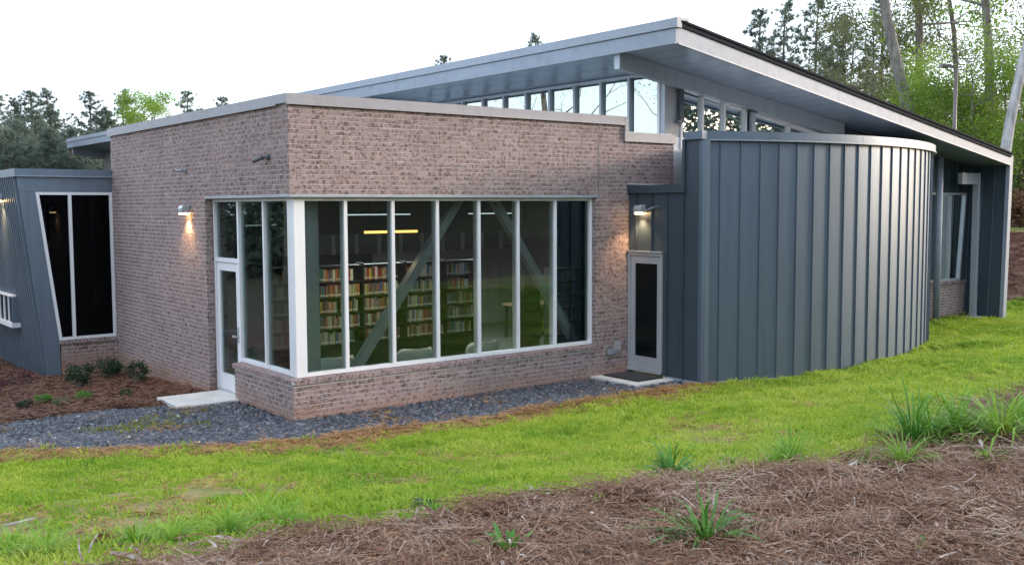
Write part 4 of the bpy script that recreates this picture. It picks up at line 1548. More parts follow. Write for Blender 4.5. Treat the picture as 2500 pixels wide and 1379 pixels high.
def linear_lamp(x0, x1, y, z, mat, label, rad=0.012, power=60, tint=(0.95, 0.97, 1.0)):
    e = empty('linear_lamp', ((x0 + x1) / 2, y, z), None, label, 'lamp', 'linear lamps in the reading room')
    h = (x1 - x0) / 2
    MB().tube([(-h, 0, 0), (h, 0, 0)], rad, 10).build('light_tube', mat, e, smooth=True)
    MB().box(-h, -0.02, rad + 0.002, h, 0.02, rad + 0.03).build('housing', 'shelf_black', e)
    for sx in (-h * 0.8, h * 0.8):
        MB().tube([(sx, 0, rad + 0.03), (sx, 0, 3.62 - z)], 0.004, 5).build('cable', 'shelf_black', e)
    for sx in (-h * 0.5, h * 0.5):
        ld = bpy.data.lights.new('tube_light', 'SPOT')
        ld.energy = power
        ld.color = tint
        ld.spot_size = R_(160)
        ld.spot_blend = 0.6
        ld.shadow_soft_size = 0.02
        lo = bpy.data.objects.new('tube_light', ld)
        COL.objects.link(lo)
        lo.parent = e
        lo.location = (sx, 0, -rad - 0.02)


linear_lamp(2.24, 3.30, 1.8, 2.67, 'tube_warm', 'glowing warm linear pendant lamp behind the second pane', 0.022, 14, (1.0, 0.78, 0.5))
linear_lamp(3.10, 4.55, 4.0, 2.95, 'tube_white', 'thin white linear lamp above the warm pendant')
linear_lamp(6.0, 7.4, 4.0, 2.95, 'tube_white', 'thin white linear lamp behind the fifth pane')
linear_lamp(1.6, 2.3, 5.4, 2.75, 'tube_white', 'short white linear lamp behind the first pane')

e = empty('potted_palm', (3.3, 1.5, 0.045), None, 'small leafy palm in a pot inside the window', 'plant')
MB().tube([(0, 0, 0), (0, 0, 0.30)], [0.12, 0.16], 16).build('pot', 'terracotta', e, smooth=False)


def frond_mesh(n, L, w, droop, mat, name='fronds', seed=1, base=(0, 0, 0), up=0.9):
    r = np.random.default_rng(seed)
    V, F = [], []
    for i in range(n):
        az = r.uniform(0, 2 * math.pi)
        ln = L * r.uniform(0.3, 1.05)
        ww = w * r.uniform(0.7, 1.2)
        u = np.array([math.cos(az), math.sin(az), 0])
        sd_ = np.array([-math.sin(az), math.cos(az), 0])
        el = r.uniform(up * 0.35, up * 1.05)
        dr = droop * r.uniform(0.4, 1.9)
        b = np.array(base) + u * r.uniform(0, 0.02)
        prev = None
        for k in range(6):
            t = k / 5
            ang = el * 1.5 - dr * t * t
            if k:
                u = u + sd_ * r.normal(0, 0.10)
                u = u / np.linalg.norm(u)
            if k:
                b = b + (u * math.cos(ang) + np.array([0, 0, 1]) * math.sin(ang)) * ln / 5
            wd = ww * (0.45 + 1.1 * t) * (1 - t ** 3) + 0.0008
            i0 = len(V)
            V.append(b - sd_ * wd / 2)
            V.append(b + np.array([0, 0, -0.12 * wd]))
            V.append(b + sd_ * wd / 2)
            if prev is not None:
                F.append((prev, prev + 1, i0 + 1, i0))
                F.append((prev + 1, prev + 2, i0 + 2, i0 + 1))
            prev = i0
    return np_mesh(name, np.array(V), np.array(F), mat, True)


link('fronds', frond_mesh(22, 0.55, 0.05, 1.3, 'broad_leaf', 'fronds', 4, (0, 0, 0.28)), e)

# ------------------------------------------------------------------ scatter (stuff) with geometry nodes
SRC = {}


def src_collection(name, meshes):
    c = bpy.data.collections.new(name)
    for i, me in enumerate(meshes):
        o = bpy.data.objects.new(me.name, me)
        c.objects.link(o)
    SRC[name] = c
    return c


def scatter(name, pts, rotz, tilt, scl, coll, label, cat):
    n = len(pts)
    me = bpy.data.meshes.new(name)
    me.vertices.add(n)
    me.vertices.foreach_set('co', np.asarray(pts, np.float32).ravel())
    rot = np.zeros((n, 3), np.float32)
    rot[:, 0] = tilt[:, 0]
    rot[:, 1] = tilt[:, 1]
    rot[:, 2] = rotz
    a = me.attributes.new('rot', 'FLOAT_VECTOR', 'POINT')
    a.data.foreach_set('vector', rot.ravel())
    a = me.attributes.new('scl', 'FLOAT', 'POINT')
    a.data.foreach_set('value', np.asarray(scl, np.float32))
    a = me.attributes.new('idx', 'INT', 'POINT')
    a.data.foreach_set('value', rng.integers(0, len(coll.objects), n).astype(np.int32))
    o = link(name, me, label=label, cat=cat, kind='stuff')
    g = bpy.data.node_groups.new(name, 'GeometryNodeTree')
    g.interface.new_socket('Geometry', in_out='INPUT', socket_type='NodeSocketGeometry')
    g.interface.new_socket('Geometry', in_out='OUTPUT', socket_type='NodeSocketGeometry')
    gi, go = g.nodes.new('NodeGroupInput'), g.nodes.new('NodeGroupOutput')
    ci = g.nodes.new('GeometryNodeCollectionInfo')
    ci.inputs['Collection'].default_value = coll
    ci.inputs['Separate Children'].default_value = True
    ci.inputs['Reset Children'].default_value = True
    ip = g.nodes.new('GeometryNodeInstanceOnPoints')
    ip.inputs['Pick Instance'].default_value = True

    def attr(nm, typ):
        nd = g.nodes.new('GeometryNodeInputNamedAttribute')
        nd.data_type = typ
        nd.inputs['Name'].default_value = nm
        return nd.outputs['Attribute']
    g.links.new(gi.outputs[0], ip.inputs['Points'])
    g.links.new(ci.outputs[0], ip.inputs['Instance'])
    g.links.new(attr('idx', 'INT'), ip.inputs['Instance Index'])
    g.links.new(attr('rot', 'FLOAT_VECTOR'), ip.inputs['Rotation'])
    g.links.new(attr('scl', 'FLOAT'), ip.inputs['Scale'])
    g.links.new(ip.outputs[0], go.inputs[0])
    md = o.modifiers.new('scatter', 'NODES')
    md.node_group = g
    return o


def grass_tuft(seed, n, h, spread, w=0.006, mat='grass', lean=0.5):
    r = np.random.default_rng(seed)
    V, F = [], []
    for i in range(n):
        ra, rr_ = r.uniform(0, 6.28), spread * 1.9 * math.sqrt(r.uniform(0, 1))
        b = np.array([math.cos(ra) * rr_, math.sin(ra) * rr_, -0.005])
        az = r.uniform(0, 2 * math.pi)
        ln = abs(r.normal(lean, 0.25))
        hh = h * r.uniform(0.5, 1.15)
        d = np.array([math.cos(az) * ln, math.sin(az) * ln, 1.0])
        d /= np.linalg.norm(d)
        sdv = np.array([-math.sin(az), math.cos(az), 0]) * w * r.uniform(0.7, 1.3)
        m1 = b + d * hh * 0.55
        tip = b + d * hh + np.array([math.cos(az), math.sin(az), -0.5]) * hh * 0.25 * r.uniform(0, 1.2)
        k = len(V)
        V += [b - sdv, b + sdv, m1 + sdv * 0.8, m1 - sdv * 0.8, tip]
        F += [(k, k + 1, k + 2), (k, k + 2, k + 3), (k + 3, k + 2, k + 4)]
    return np_mesh('grass_tuft', np.array(V), np.array(F), mat)


def needle_clump(seed, n, L, w, spread, mat, flat=0.12, zjit=0.02):
    r = np.random.default_rng(seed)
    V, F = [], []
    main = r.uniform(0, math.pi)
    for i in range(n):
        az = main + r.normal(0, 0.8)
        ra, rr_ = r.uniform(0, 6.28), spread * 1.9 * math.sqrt(r.uniform(0, 1))
        c = np.array([math.cos(ra) * rr_, math.sin(ra) * rr_, abs(r.normal(0.004, zjit))])
        ln = L * r.uniform(0.35, 1.1)
        ww = w * r.uniform(0.6, 1.6)
        u = np.array([math.cos(az), math.sin(az), r.normal(0, flat)])
        s_ = np.array([-math.sin(az), math.cos(az), r.normal(0, 0.5)])
        bend = r.normal(0, 0.10)
        p = [c - u * ln / 2, c + s_ * bend * ln * 0.5 + np.array([0, 0, 0.006]), c + u * ln / 2]
        k = len(V)
        for q in p:
            V += [q - s_ * ww / 2, q + s_ * ww / 2]
        F += [(k, k + 1, k + 3, k + 2), (k + 2, k + 3, k + 5, k + 4)]
    return np_mesh('straw_clump', np.array(V), np.array(F), mat)


def chip_mesh(seed, flat, mat='slate_chip', name='chip'):
    r = np.random.default_rng(seed)
    d = [(-1, -1, -1), (1, -1, -1), (1, 1, -1), (-1, 1, -1), (-1, -1, 1), (1, -1, 1), (1, 1, 1), (-1, 1, 1)]
    V = np.array(d, float) * np.array([1, 0.7, flat]) * 0.5
    V += r.normal(0, 0.13, V.shape)
    F = [(0, 3, 2, 1), (4, 5, 6, 7), (0, 1, 5, 4), (1, 2, 6, 5), (2, 3, 7, 6), (3, 0, 4, 7)]
    return np_mesh(name, V, np.array(F), mat)


src_collection('grass_src', [grass_tuft(s, 170, 0.030 + 0.008 * (s % 3), 0.10, 0.0045, 'grass', 0.75) for s in range(6)])
src_collection('straw_src', [needle_clump(s, 150, 0.26, 0.0036, 0.20, 'straw') for s in range(20, 28)])
src_collection('red_src', [needle_clump(s, 22, 0.16, 0.007, 0.09, 'straw_red') for s in range(30, 34)])
src_collection('gold_src', [needle_clump(s, 24, 0.16, 0.005, 0.07, 'straw_gold') for s in range(40, 44)])
src_collection('chip_src', [chip_mesh(s, 0.35) for s in range(50, 58)])


def pick(n, x0, x1, y0, y1, test):
    P = np.stack([rng.uniform(x0, x1, n), rng.uniform(y0, y1, n)], -1)
    return P[test(P[:, 0], P[:, 1])]


def in_view(x, y, mar=0.06, z=0.3):
    d = np.stack([x - CAM.x, y - CAM.y, np.full(np.shape(x), z) - CAM.z], -1)
    Ri = np.array(CR.inverted())
    v = d @ Ri.T
    return (v[..., 2] < 0) & (np.abs(v[..., 0] / v[..., 2]) < 0.504 + mar) & (np.abs(v[..., 1] / v[..., 2]) < 0.278 + mar * 3)


def not_building(x, y):
    r = np.hypot(x - CXc, y - CYc)
    return ~((r < CRr + 0.03) & (x > XD - 0.1)) & ~((x > -0.05) & (x < 6.8) & (y > -0.02)) & ~((x > 6.7) & (x < 19.4) & (y > 0.25))


def off_pad(P):
    x, y = P[:, 0], P[:, 1]
    return P[~((x > -1.05) & (x < 0.2) & (y > 1.9) & (y < 3.06)) & ~((x > 5.72) & (x < 6.8) & (y > -1.26) & (y < 0.1))]


def full(P, z=0.0):
    return np.concatenate([P, (hgt(P[:, 0], P[:, 1]) + z)[:, None]], 1)


def lawn_test(x, y):
    bare = vnoise(x, y, 0.9, 11) * 0.6 + vnoise(x, y, 3.1, 12) * 0.4
    rich = np.clip((x + 2) / 10, 0, 1)
    keep = rng.random(x.shape) < np.clip(0.42 + rich * 0.6 + (0.55 - bare) * 2.0, 0.08, 1)
    return (zone(x, y) == 0) & not_building(x, y) & in_view(x, y, 0.12) & keep


def make_ground_cover():
    # lawn
    P = np.concatenate([pick(24000, -9, 14, -9.3, 4, lawn_test), pick(12000, 10, 30, -10, 6, lawn_test)])
    n = len(P)
    dist = np.hypot(P[:, 0] - CAM.x, P[:, 1] - CAM.y)
    s = rng.uniform(0.7, 1.25, n) * (1 + 0.35 * vnoise(P[:, 0], P[:, 1], 1.3, 4))
    clump = vnoise(P[:, 0], P[:, 1], 0.8, 21)
    s = np.clip(s, 0.8, 1.6) * np.where(clump > 0.8, 1.3, 1.0) * (1 + 0.025 * np.clip(dist - 12, 0, 20))
    scatter('lawn_grass', full(P), rng.uniform(0, 6.28, n), rng.normal(0, 0.12, (n, 2)), s, SRC['grass_src'], 'short bright green grass blades covering the lawn', 'grass')
    print('grass', n)
    # straw on the bank
    P = pick(22000, -9, 16, -13.2, -6.6, lambda x, y: (zone(x, y) == 3) & in_view(x, y, 0.12, 1.2))
    d = np.hypot(P[:, 0] - CAM.x, P[:, 1] - CAM.y)
    P = P[(rng.random(len(P)) < np.clip(9.0 / d ** 1.2, 0.1, 1)) & (d > 2.5)]
    n = len(P)
    scatter('pine_straw', full(P, 0.002), rng.normal(-0.6, 0.9, n), rng.normal(0, 0.10, (n, 2)), rng.uniform(0.7, 1.3, n), SRC['straw_src'], 'fallen pine needles and dry stalks covering the bank', 'pine straw')
    print('straw', n)
    leafy('dry_stalk', [(0.2, (0.09, 0.04, 0.024)), (0.42, (0.20, 0.115, 0.075)), (0.55, (0.36, 0.29, 0.25)), (0.75, (0.60, 0.56, 0.53))], 0.7, 0.05, 3.0, 40.0, 0.55)
    src_collection('stalk_src', [needle_clump(s, 16, 0.16, 0.009, 0.2, 'dry_stalk', 0.18, 0.025) for s in range(80, 86)] + [needle_clump(s, 22, 0.05, 0.010, 0.2, 'dry_stalk', 0.3, 0.03) for s in range(86, 90)])
    P = pick(2600, -9, 16, -13.2, -6.6, lambda x, y: (zone(x, y) == 3) & in_view(x, y, 0.12, 1.2) & (vnoise(x, y, 1.1, 51) > 0.30))
    d = np.hypot(P[:, 0] - CAM.x, P[:, 1] - CAM.y)
    P = P[(rng.random(len(P)) < np.clip(8.0 / d ** 1.2, 0.1, 1)) & (d > 2.5)]
    n = len(P)
    scatter('dry_stalks', full(P, 0.022), rng.normal(-0.6, 0.9, n), rng.normal(0, 0.12, (n, 2)), rng.uniform(0.7, 1.3, n), SRC['stalk_src'], 'broken pale stalks and bark chips lying on the pine straw', 'plant litter')
    # slate chips
    P = pick(200000, -9, 7, -2, 3.2, lambda x, y: (zone(x, y) == 1) & not_building(x, y) & in_view(x, y, 0.08))
    P = off_pad(P[:34000])
    n = len(P)
    scatter('slate_gravel', full(P, 0.008), rng.uniform(0, 6.28, n), rng.normal(0, 0.3, (n, 2)), rng.uniform(0.03, 0.075, n), SRC['chip_src'], 'dark blue grey slate chippings along the brick wall', 'gravel')
    print('chips', n)
    # straw edging between gravel and lawn, and strays on gravel
    P = pick(90000, -9, 10, -8.5, 4, lambda x, y: ((zone(x, y) == 4) | ((zone(x, y) == 1) & (vnoise(x, y, 1.5, 31) > 0.75) & (rng.random(x.shape) < 0.06)) | ((zone(x, y) == 0) & (y > gravel_edge(x) - 0.8) & (rng.random(x.shape) < 0.25)) | ((zone(x, y) == 0) & (vnoise(x, y, 0.9, 11) * 0.6 + vnoise(x, y, 3.1, 12) * 0.4 > 0.62) & (rng.random(x.shape) < 0.035))) & not_building(x, y) & in_view(x, y, 0.08))
    P = off_pad(P[:8000])
    n = len(P)
    scatter('dead_straw', full(P, 0.012), rng.uniform(0, 6.28, n), rng.normal(0, 0.12, (n, 2)), rng.uniform(0.6, 1.2, n), SRC['gold_src'], 'tan dead straw along the gravel edge', 'straw')
    # mulch in the planting bed, slope
    P = np.concatenate([pick(40000, -9, 0.1, 2.2, 16, lambda x, y: (zone(x, y) == 2) & in_view(x, y, 0.08) & ~((x > leanx(-0.4) - 0.05) & (y > 8.2))),
                        pick(16000, 20, 32, -8, 16, lambda x, y: (zone(x, y) == 5) & in_view(x, y, 0.1, 1))])
    P = off_pad(P[:16000])
    n = len(P)
    scatter('red_mulch', full(P, 0.006), rng.uniform(0, 6.28, n), rng.normal(0, 0.15, (n, 2)), rng.uniform(0.7, 1.4, n), SRC['red_src'], 'reddish pine straw mulch over the planting bed and slope', 'mulch')
    # gravel stones sprinkled through the straw
    src_collection('peb_src', [chip_mesh(s, 0.6, 'pebble', 'pebble') for s in range(60, 66)])
    P = pick(3500, -7, 8, -13, -7, lambda x, y: (zone(x, y) == 3) & in_view(x, y, 0.06, 1.2) & (vnoise(x, y, 0.9, 41) > 0.45))
    n = len(P)
    scatter('loose_pebbles', full(P, 0.02), rng.uniform(0, 6.28, n), rng.normal(0, 0.4, (n, 2)), rng.uniform(0.012, 0.04, n), SRC['peb_src'], 'small grey pebbles strewn through the pine straw', 'pebbles')


make_ground_cover()

# ------------------------------------------------------------------ plants


def leaf_cloud(centres, per, spread, size, r, aspect=0.6):
    """many small leaf quads around the centres"""
    C = np.repeat(np.asarray(centres, float), per, axis=0)
    n = len(C)
    sp = np.repeat(np.broadcast_to(np.asarray(spread, float), (len(centres),)), per)[:, None]
    C = C + r.normal(0, 1, (n, 3)) * sp * np.array([1, 1, 0.7])
    u = r.normal(0, 1, (n, 3))
    u /= np.linalg.norm(u, axis=1)[:, None]
    v = np.cross(u, r.normal(0, 1, (n, 3)))
    v /= np.linalg.norm(v, axis=1)[:, None] + 1e-9
    s = (size * r.uniform(0.6, 1.3, n))[:, None]
    a = C + u * s
    b = C + v * s * aspect * 0.6
    c = C - u * s * 0.9
    d = C - v * s * aspect * 0.6
    V = np.stack([a, b, c, d], 1).reshape(-1, 3)
    F = np.arange(4 * n).reshape(n, 4)
    return V, F


def shrub(x, y, h, w, mat, label, seed, cat='shrub', n=420, size=0.028):
    r = np.random.default_rng(seed)
    z = float(hgt(x, y))
    e = empty('shrub', (x, y, z), None, label, cat, 'shrubs in the planting bed')
    m = MB()
    tips = []
    for k in range(7):
        az = r.uniform(0, 6.28)
        t = np.array([math.cos(az) * w * 0.3, math.sin(az) * w * 0.3, h * r.uniform(0.5, 0.8)])
        m.tube([(0, 0, -0.03), tuple(t * 0.5 + r.normal(0, 0.02, 3)), tuple(t)], [0.012, 0.008, 0.004], 5)
    m.build('stem', 'bark_grey', e)
    cs = r.normal(0, 1, (26, 3))
    cs /= np.linalg.norm(cs, axis=1)[:, None]
    cs = cs * r.uniform(0.55, 1.0, (26, 1)) * np.array([w / 2, w / 2, h * 0.36]) + np.array([0, 0, h * 0.60])
    V, F = leaf_cloud(cs, n // 26, w * 0.10, size, r)
    link('foliage', np_mesh('foliage', V, F, mat), e)
    return e


shrub(-1.42, 5.75, 0.55, 0.46, 'dark_leaf', 'round dark green shrub in front of the leaning metal corner', 101, n=1200)
shrub(-0.59, 6.79, 0.50, 0.52, 'dark_leaf', 'grey green shrub below the tall window by the brick corner', 102, n=1200)
shrub(-0.47, 5.52, 0.50, 0.40, 'dark_leaf', 'loose green shrub against the left brick wall', 103, n=800)
shrub(-2.77, 3.82, 0.20, 0.24, 'dark_leaf', 'tiny dark shrub nearest the left edge by the gravel', 104, n=500, size=0.02)
shrub(-2.39, 4.27, 0.20, 0.26, 'broad_leaf', 'tiny bright green shrub behind the darkest one', 105, n=500, size=0.02)
shrub(-2.25, 3.65, 0.19, 0.25, 'olive_leaf', 'tiny olive shrub at the gravel edge of the bed', 106, n=500, size=0.02)
shrub(-1.79, 4.09, 0.18, 0.28, 'broad_leaf', 'low spreading green shrub in the middle of the bed', 107, n=500, size=0.02)
shrub(-1.20, 3.83, 0.20, 0.22, 'dark_leaf', 'tiny shrub closest to the concrete door pad', 108, n=400, size=0.02)
shrub(-2.95, 5.9, 0.35, 0.7, 'red_leaf', 'low purple leaved shrub at the left edge of the bed', 109, n=1200, size=0.022)
shrub(-2.15, 7.3, 0.32, 0.8, 'red_leaf', 'sparse purple leaved shrub at the foot of the metal wall', 110, n=700, size=0.022)

# weeds on the gravel
src_w = [grass_tuft(s, 18, 0.06, 0.05, 0.008, 'weed', 0.9) for s in range(70, 73)]
src_collection('weed_src', src_w)
P = np.concatenate([rng.normal((-1.85, 0.95), (0.38, 0.14), (130, 2)) @ np.array([[1, -0.35], [0, 1]]) + np.array([0, -0.65]),
                    rng.normal((-1.25, 1.45), (0.25, 0.12), (25, 2))])
scatter('weed_patch', full(P, 0.01), rng.uniform(0, 6.28, len(P)), rng.normal(0, 0.2, (len(P), 2)), rng.uniform(0.6, 1.3, len(P)), SRC['weed_src'],
        'yellowish low weeds growing through the slate gravel', 'weeds')

# grass clumps and seedlings on the bank --------------------------------


def px_point(px, py, z):
    v = CR @ Vector((px - 1250, -(py - 689.5), -2479.54))
    t = (z - CAM.z) / v.z
    return CAM + v * t


def on_ground(px, py):
    z = 1.1
    for _ in range(6):
        p = px_point(px, py, z)
        z = float(hgt(p.x, p.y))
    return p.x, p.y, z


def clump(px, py, n, L, w, droop, mat, label, seed, cat='grass clump', up=0.9, group='plants on the straw bank', name='grass_clump'):
    x, y, z = on_ground(px, py)
    e = empty(name, (x, y, z), None, label, cat, group)
    L, w, n = L * 1.4, w * 1.1, int(n * (3.4 if px > 2180 else 2.4))
    link('blades', frond_mesh(n, L, w, droop, mat, 'blades', seed, (0, 0, 0.015), up), e)
    link('dry_blades', frond_mesh(max(4, n // 5), L * 0.65, w * 0.7, droop * 1.9, 'straw_gold', 'dry_blades', seed + 900, (0, 0, 0.01), 0.75), e)
    link('seed_stalks', frond_mesh(max(3, n // 8), L * 1.15, w * 0.35, droop * 0.6, mat, 'seed_stalks', seed + 500, (0, 0, -0.01), 1.0), e)


clump(1720, 1345, 34, 0.36, 0.016, 1.1, 'broad_leaf', 'large broad bladed grass clump at the bottom of the picture', 201)
clump(1640, 1172, 44, 0.28, 0.022, 1.2, 'broad_leaf', 'dense dark leafy clump on the crest beside dead leaves', 202)
clump(1930, 1140, 60, 0.34, 0.009, 1.2, 'tall_grass', 'pale yellow green grass clump on the crest', 203)
clump(1890, 1150, 40, 0.26, 0.009, 1.4, 'tall_grass', 'low grass clump just left of the pale crest clump', 204)
clump(2205, 1150, 36, 0.30, 0.010, 1.0, 'tall_grass', 'upright thin grass clump in front of the tall crest weeds', 205)
clump(2440, 1085, 60, 0.48, 0.014, 1.1, 'tall_grass', 'tall arching grass clump at the right edge', 206)
clump(2340, 1075, 60, 0.45, 0.012, 1.1, 'tall_grass', 'tall grass clump second from the right edge', 207)
clump(2270, 1085, 55, 0.42, 0.012, 1.2, 'tall_grass', 'tall grass clump third from the right edge', 208)
clump(2225, 1095, 30, 0.50, 0.014, 0.9, 'broad_leaf', 'weed clump with upright leaves and white seed heads', 209)
clump(1238, 1375, 9, 0.20, 0.040, 0.9, 'broad_leaf', 'broad pointed seedling at the bottom edge', 210, 'seedling', 1.0, name='seedling')
clump(1450, 1245, 7, 0.09, 0.014, 0.8, 'tall_grass', 'tiny three bladed sprout on the crest', 211, 'seedling', 1.0, name='seedling')
clump(2265, 1365, 8, 0.14, 0.03, 1.3, 'broad_leaf', 'withered broad leaf seedling near the bottom right', 212, 'seedling', 0.9, name='seedling')
clump(2410, 1140, 14, 0.20, 0.010, 1.1, 'tall_grass', 'thin small grass tuft below the right edge clump', 213)
clump(700, 1295, 40, 0.22, 0.008, 1.3, 'tall_grass', 'grass clump where lawn meets straw left of centre', 214)
clump(560, 1310, 44, 0.26, 0.010, 1.3, 'tall_grass', 'grass clump just behind the black stone', 215)
clump(330, 1345, 46, 0.26, 0.010, 1.3, 'tall_grass', 'grass clump beside the orange straw heap', 216)
clump(110, 1370, 50, 0.28, 0.010, 1.2, 'tall_grass', 'grass clump at the lower left corner', 217)
clump(30, 1365, 46, 0.26, 0.010, 1.2, 'tall_grass', 'leftmost grass clump at the bottom edge', 218)
clump(420, 1335, 36, 0.22, 0.010, 1.3, 'tall_grass', 'low grass clump between straw heap and black stone', 219)
clump(640, 1275, 30, 0.24, 0.007, 0.9, 'tall_grass', 'wispy upright grass clump on the lawn edge', 220)
clump(1060, 1260, 22, 0.16, 0.008, 1.2, 'tall_grass', 'small dark grass tuft at the straw border', 221)
clump(1040, 1248, 26, 0.12, 0.014, 1.3, 'dark_leaf', 'small dark green weed on the lawn border', 222, 'weed', name='weed')
clump(1780, 1140, 26, 0.18, 0.009, 1.2, 'tall_grass', 'short grass tuft behind the curled dead leaves', 223)
clump(2110, 1145, 20, 0.18, 0.010, 1.2, 'tall_grass', 'sparse grass tuft between pale clump and tall weeds', 224)
clump(2490, 1050, 46, 0.40, 0.012, 1.1, 'tall_grass', 'grass clump cut by the right edge of the picture', 225)
clump(1470, 1300, 6, 0.07, 0.01, 1.0, 'tall_grass', 'tiny green sprout on bare straw', 226, 'seedling', name='seedling')


# bushy seedling at 1355,1290
x, y, z = on_ground(1352, 1305)
e = empty('seedling', (x, y, z), None, 'small bushy yellow green seedling in the straw', 'seedling', 'plants on the straw bank')
r = np.random.default_rng(5)
V, F = leaf_cloud(r.normal(0, 1, (14, 3)) * np.array([0.022, 0.022, 0.025]) + np.array([0, 0, 0.06]), 10, 0.010, 0.011, r, 0.9)
link('foliage', np_mesh('foliage', V, F, 'spring_leaf'), e)
MB().tube([(0, 0, -0.02), (0, 0, 0.07)], 0.003, 5).build('stem', 'bark_grey', e)

# dead leaves
def dead_leaf(px, py, s, label, seed):
    x, y, z = on_ground(px, py)
    r = np.random.default_rng(seed)
    V, F = [], []
    for i in range(9):
        t = i / 8
        w = s * 0.32 * math.sin(math.pi * min(1, t * 0.92 + 0.06)) * (1 + 0.25 * math.sin(9 * t))
        lx = (t - 0.5) * s
        V += [(lx, -w, 0.35 * w + 0.01 * math.sin(7 * t)), (lx, 0, 0.12 * s * math.sin(3 * t)), (lx, w, 0.45 * w + 0.02 * t)]
    for i in range(8):
        a = i * 3
        F += [(a, a + 1, a + 4, a + 3), (a + 1, a + 2, a + 5, a + 4)]
    o = link('dead_leaf', np_mesh('dead_leaf', np.array(V), np.array(F), 'brown_leaf', True), None, (x, y, z + 0.02), label, 'leaf', 'dead leaves on the bank')
    o.rotation_euler = (r.uniform(-0.6, 0.6), r.uniform(-0.5, 0.5), r.uniform(0, 6.28))


dead_leaf(1745, 1165, 0.17, 'large curled brown leaf next to the dark leafy clump', 1)
dead_leaf(1790, 1168, 0.13, 'smaller curled brown leaf beside the large one', 2)
dead_leaf(1632, 1198, 0.10, 'dark oval dead leaf below the leafy clump', 3)
dead_leaf(415, 1376, 0.12, 'orange brown leaf standing up at the bottom edge', 4)
dead_leaf(1465, 1200, 0.06, 'small rust leaf on the crest', 5)
dead_leaf(1205, 1262, 0.05, 'small orange leaf at the straw border', 6)
dead_leaf(535, 1345, 0.08, 'narrow tan leaf right of the black stone', 7)
dead_leaf(1330, 1325, 0.09, 'rolled rust coloured leaf on the straw', 8)


def stone(px, py, s, label, seed, mat='pebble', flat=0.6, name='stone', grp='stones on the straw bank', zo=0.3):
    x, y, z = on_ground(px, py)
    r = np.random.default_rng(seed)
    V, F = [], []
    nu, nv = 10, 6
    ph = r.uniform(0, 6.28, 6)
    for j in range(nv + 1):
        th = math.pi * j / nv
        for i in range(nu):
            a = 2 * math.pi * i / nu
            rr = 1 + 0.16 * math.sin(2 * a + ph[0]) + 0.12 * math.sin(3 * a + ph[1] + th * 2) + 0.08 * math.sin(5 * th + ph[2]) + r.normal(0, 0.04)
            V.append((s * rr * math.sin(th) * math.cos(a) * 0.5, s * rr * math.sin(th) * math.sin(a) * 0.38, s * flat * 0.5 * rr * math.cos(th)))
    for j in range(nv):
        for i in range(nu):
            i2 = (i + 1) % nu
            F.append((j * nu + i, (j + 1) * nu + i, (j + 1) * nu + i2, j * nu + i2))
    o = link(name, np_mesh(name, np.array(V), np.array(F), mat), None, (x, y, z + s * flat * zo), label, 'stone', grp)
    o.rotation_euler = (0, 0, r.uniform(0, 6.28))


stone(475, 1347, 0.125, 'rounded black stone lying in the straw at lower left', 11, 'black_plastic', 0.62)
stone(1540, 1290, 0.05, 'pale grey stone half buried in the straw', 12)
stone(2095, 1198, 0.07, 'flat blue grey stone on the upper straw', 13)
stone(2125, 1222, 0.06, 'white rounded stone on the upper straw', 14)
stone(2190, 1225, 0.05, 'speckled stone beside the white one', 15)
stone(2260, 1240, 0.06, 'pale stone beside a dark one in the straw', 16)
stone(2280, 1240, 0.05, 'dark stone beside a pale one in the straw', 17)
stone(850, 1372, 0.07, 'grey stone at the bottom edge of the straw', 18)
stone(1665, 1250, 0.05, 'bluish stone left of centre in the right straw', 19)
stone(2365, 1208, 0.06, 'grey stone near the right side of the bank', 20)
stone(2030, 1270, 0.045, 'small pale stone in the middle of the right straw', 21)
stone(2430, 1195, 0.05, 'small blue grey stone close to the right edge', 22)

# orange straw heap and twigs
x, y, z = on_ground(255, 1330)
e = empty('straw_heap', (x, y, z), None, 'small heap of orange dry straw in the lower left grass', 'straw heap')
r = np.random.default_rng(9)
V, F = [], []
for i in range(420):
    a = r.uniform(0, 6.28)
    rr = abs(r.normal(0, 0.055))
    zc = 0.085 * math.exp(-(rr / 0.075) ** 2) * r.uniform(0.5, 1)
    c = np.array([math.cos(a) * rr * 1.4, math.sin(a) * rr, zc])
    u = np.array([r.normal(), r.normal(), -0.5 + r.normal(0, 0.3)])
    u /= np.linalg.norm(u)
    s_ = np.cross(u, r.normal(0, 1, 3))
    s_ /= np.linalg.norm(s_)
    L = r.uniform(0.02, 0.06)
    k = len(V)
    V += [c - u * L - s_ * 0.002, c - u * L + s_ * 0.002, c + u * L + s_ * 0.002, c + u * L - s_ * 0.002]
    F.append((k, k + 1, k + 2, k + 3))
link('stalks', np_mesh('stalks', np.array(V), np.array(F), 'straw_gold'), e)
MB().tube([(0, 0, -0.02), (0, 0, 0.05), (0, 0, 0.07)], [0.11, 0.05, 0.01], 12).build('core', 'soil_edge', e, smooth=True)


def twig(pts, rad, label, mat='bark_pine'):
    P3 = []
    for px, py, dz in pts:
        x, y, z = on_ground(px, py)
        P3.append(Vector((x, y, z + dz)))
    c = P3[0].copy()
    o = MB().tube([p - c for p in P3], [rad * (1 - 0.5 * i / len(P3)) for i in range(len(P3))], 6).build('twig', mat, None, smooth=True)
    o.location = c
    tag(o, label, 'twig', 'twigs on the ground')


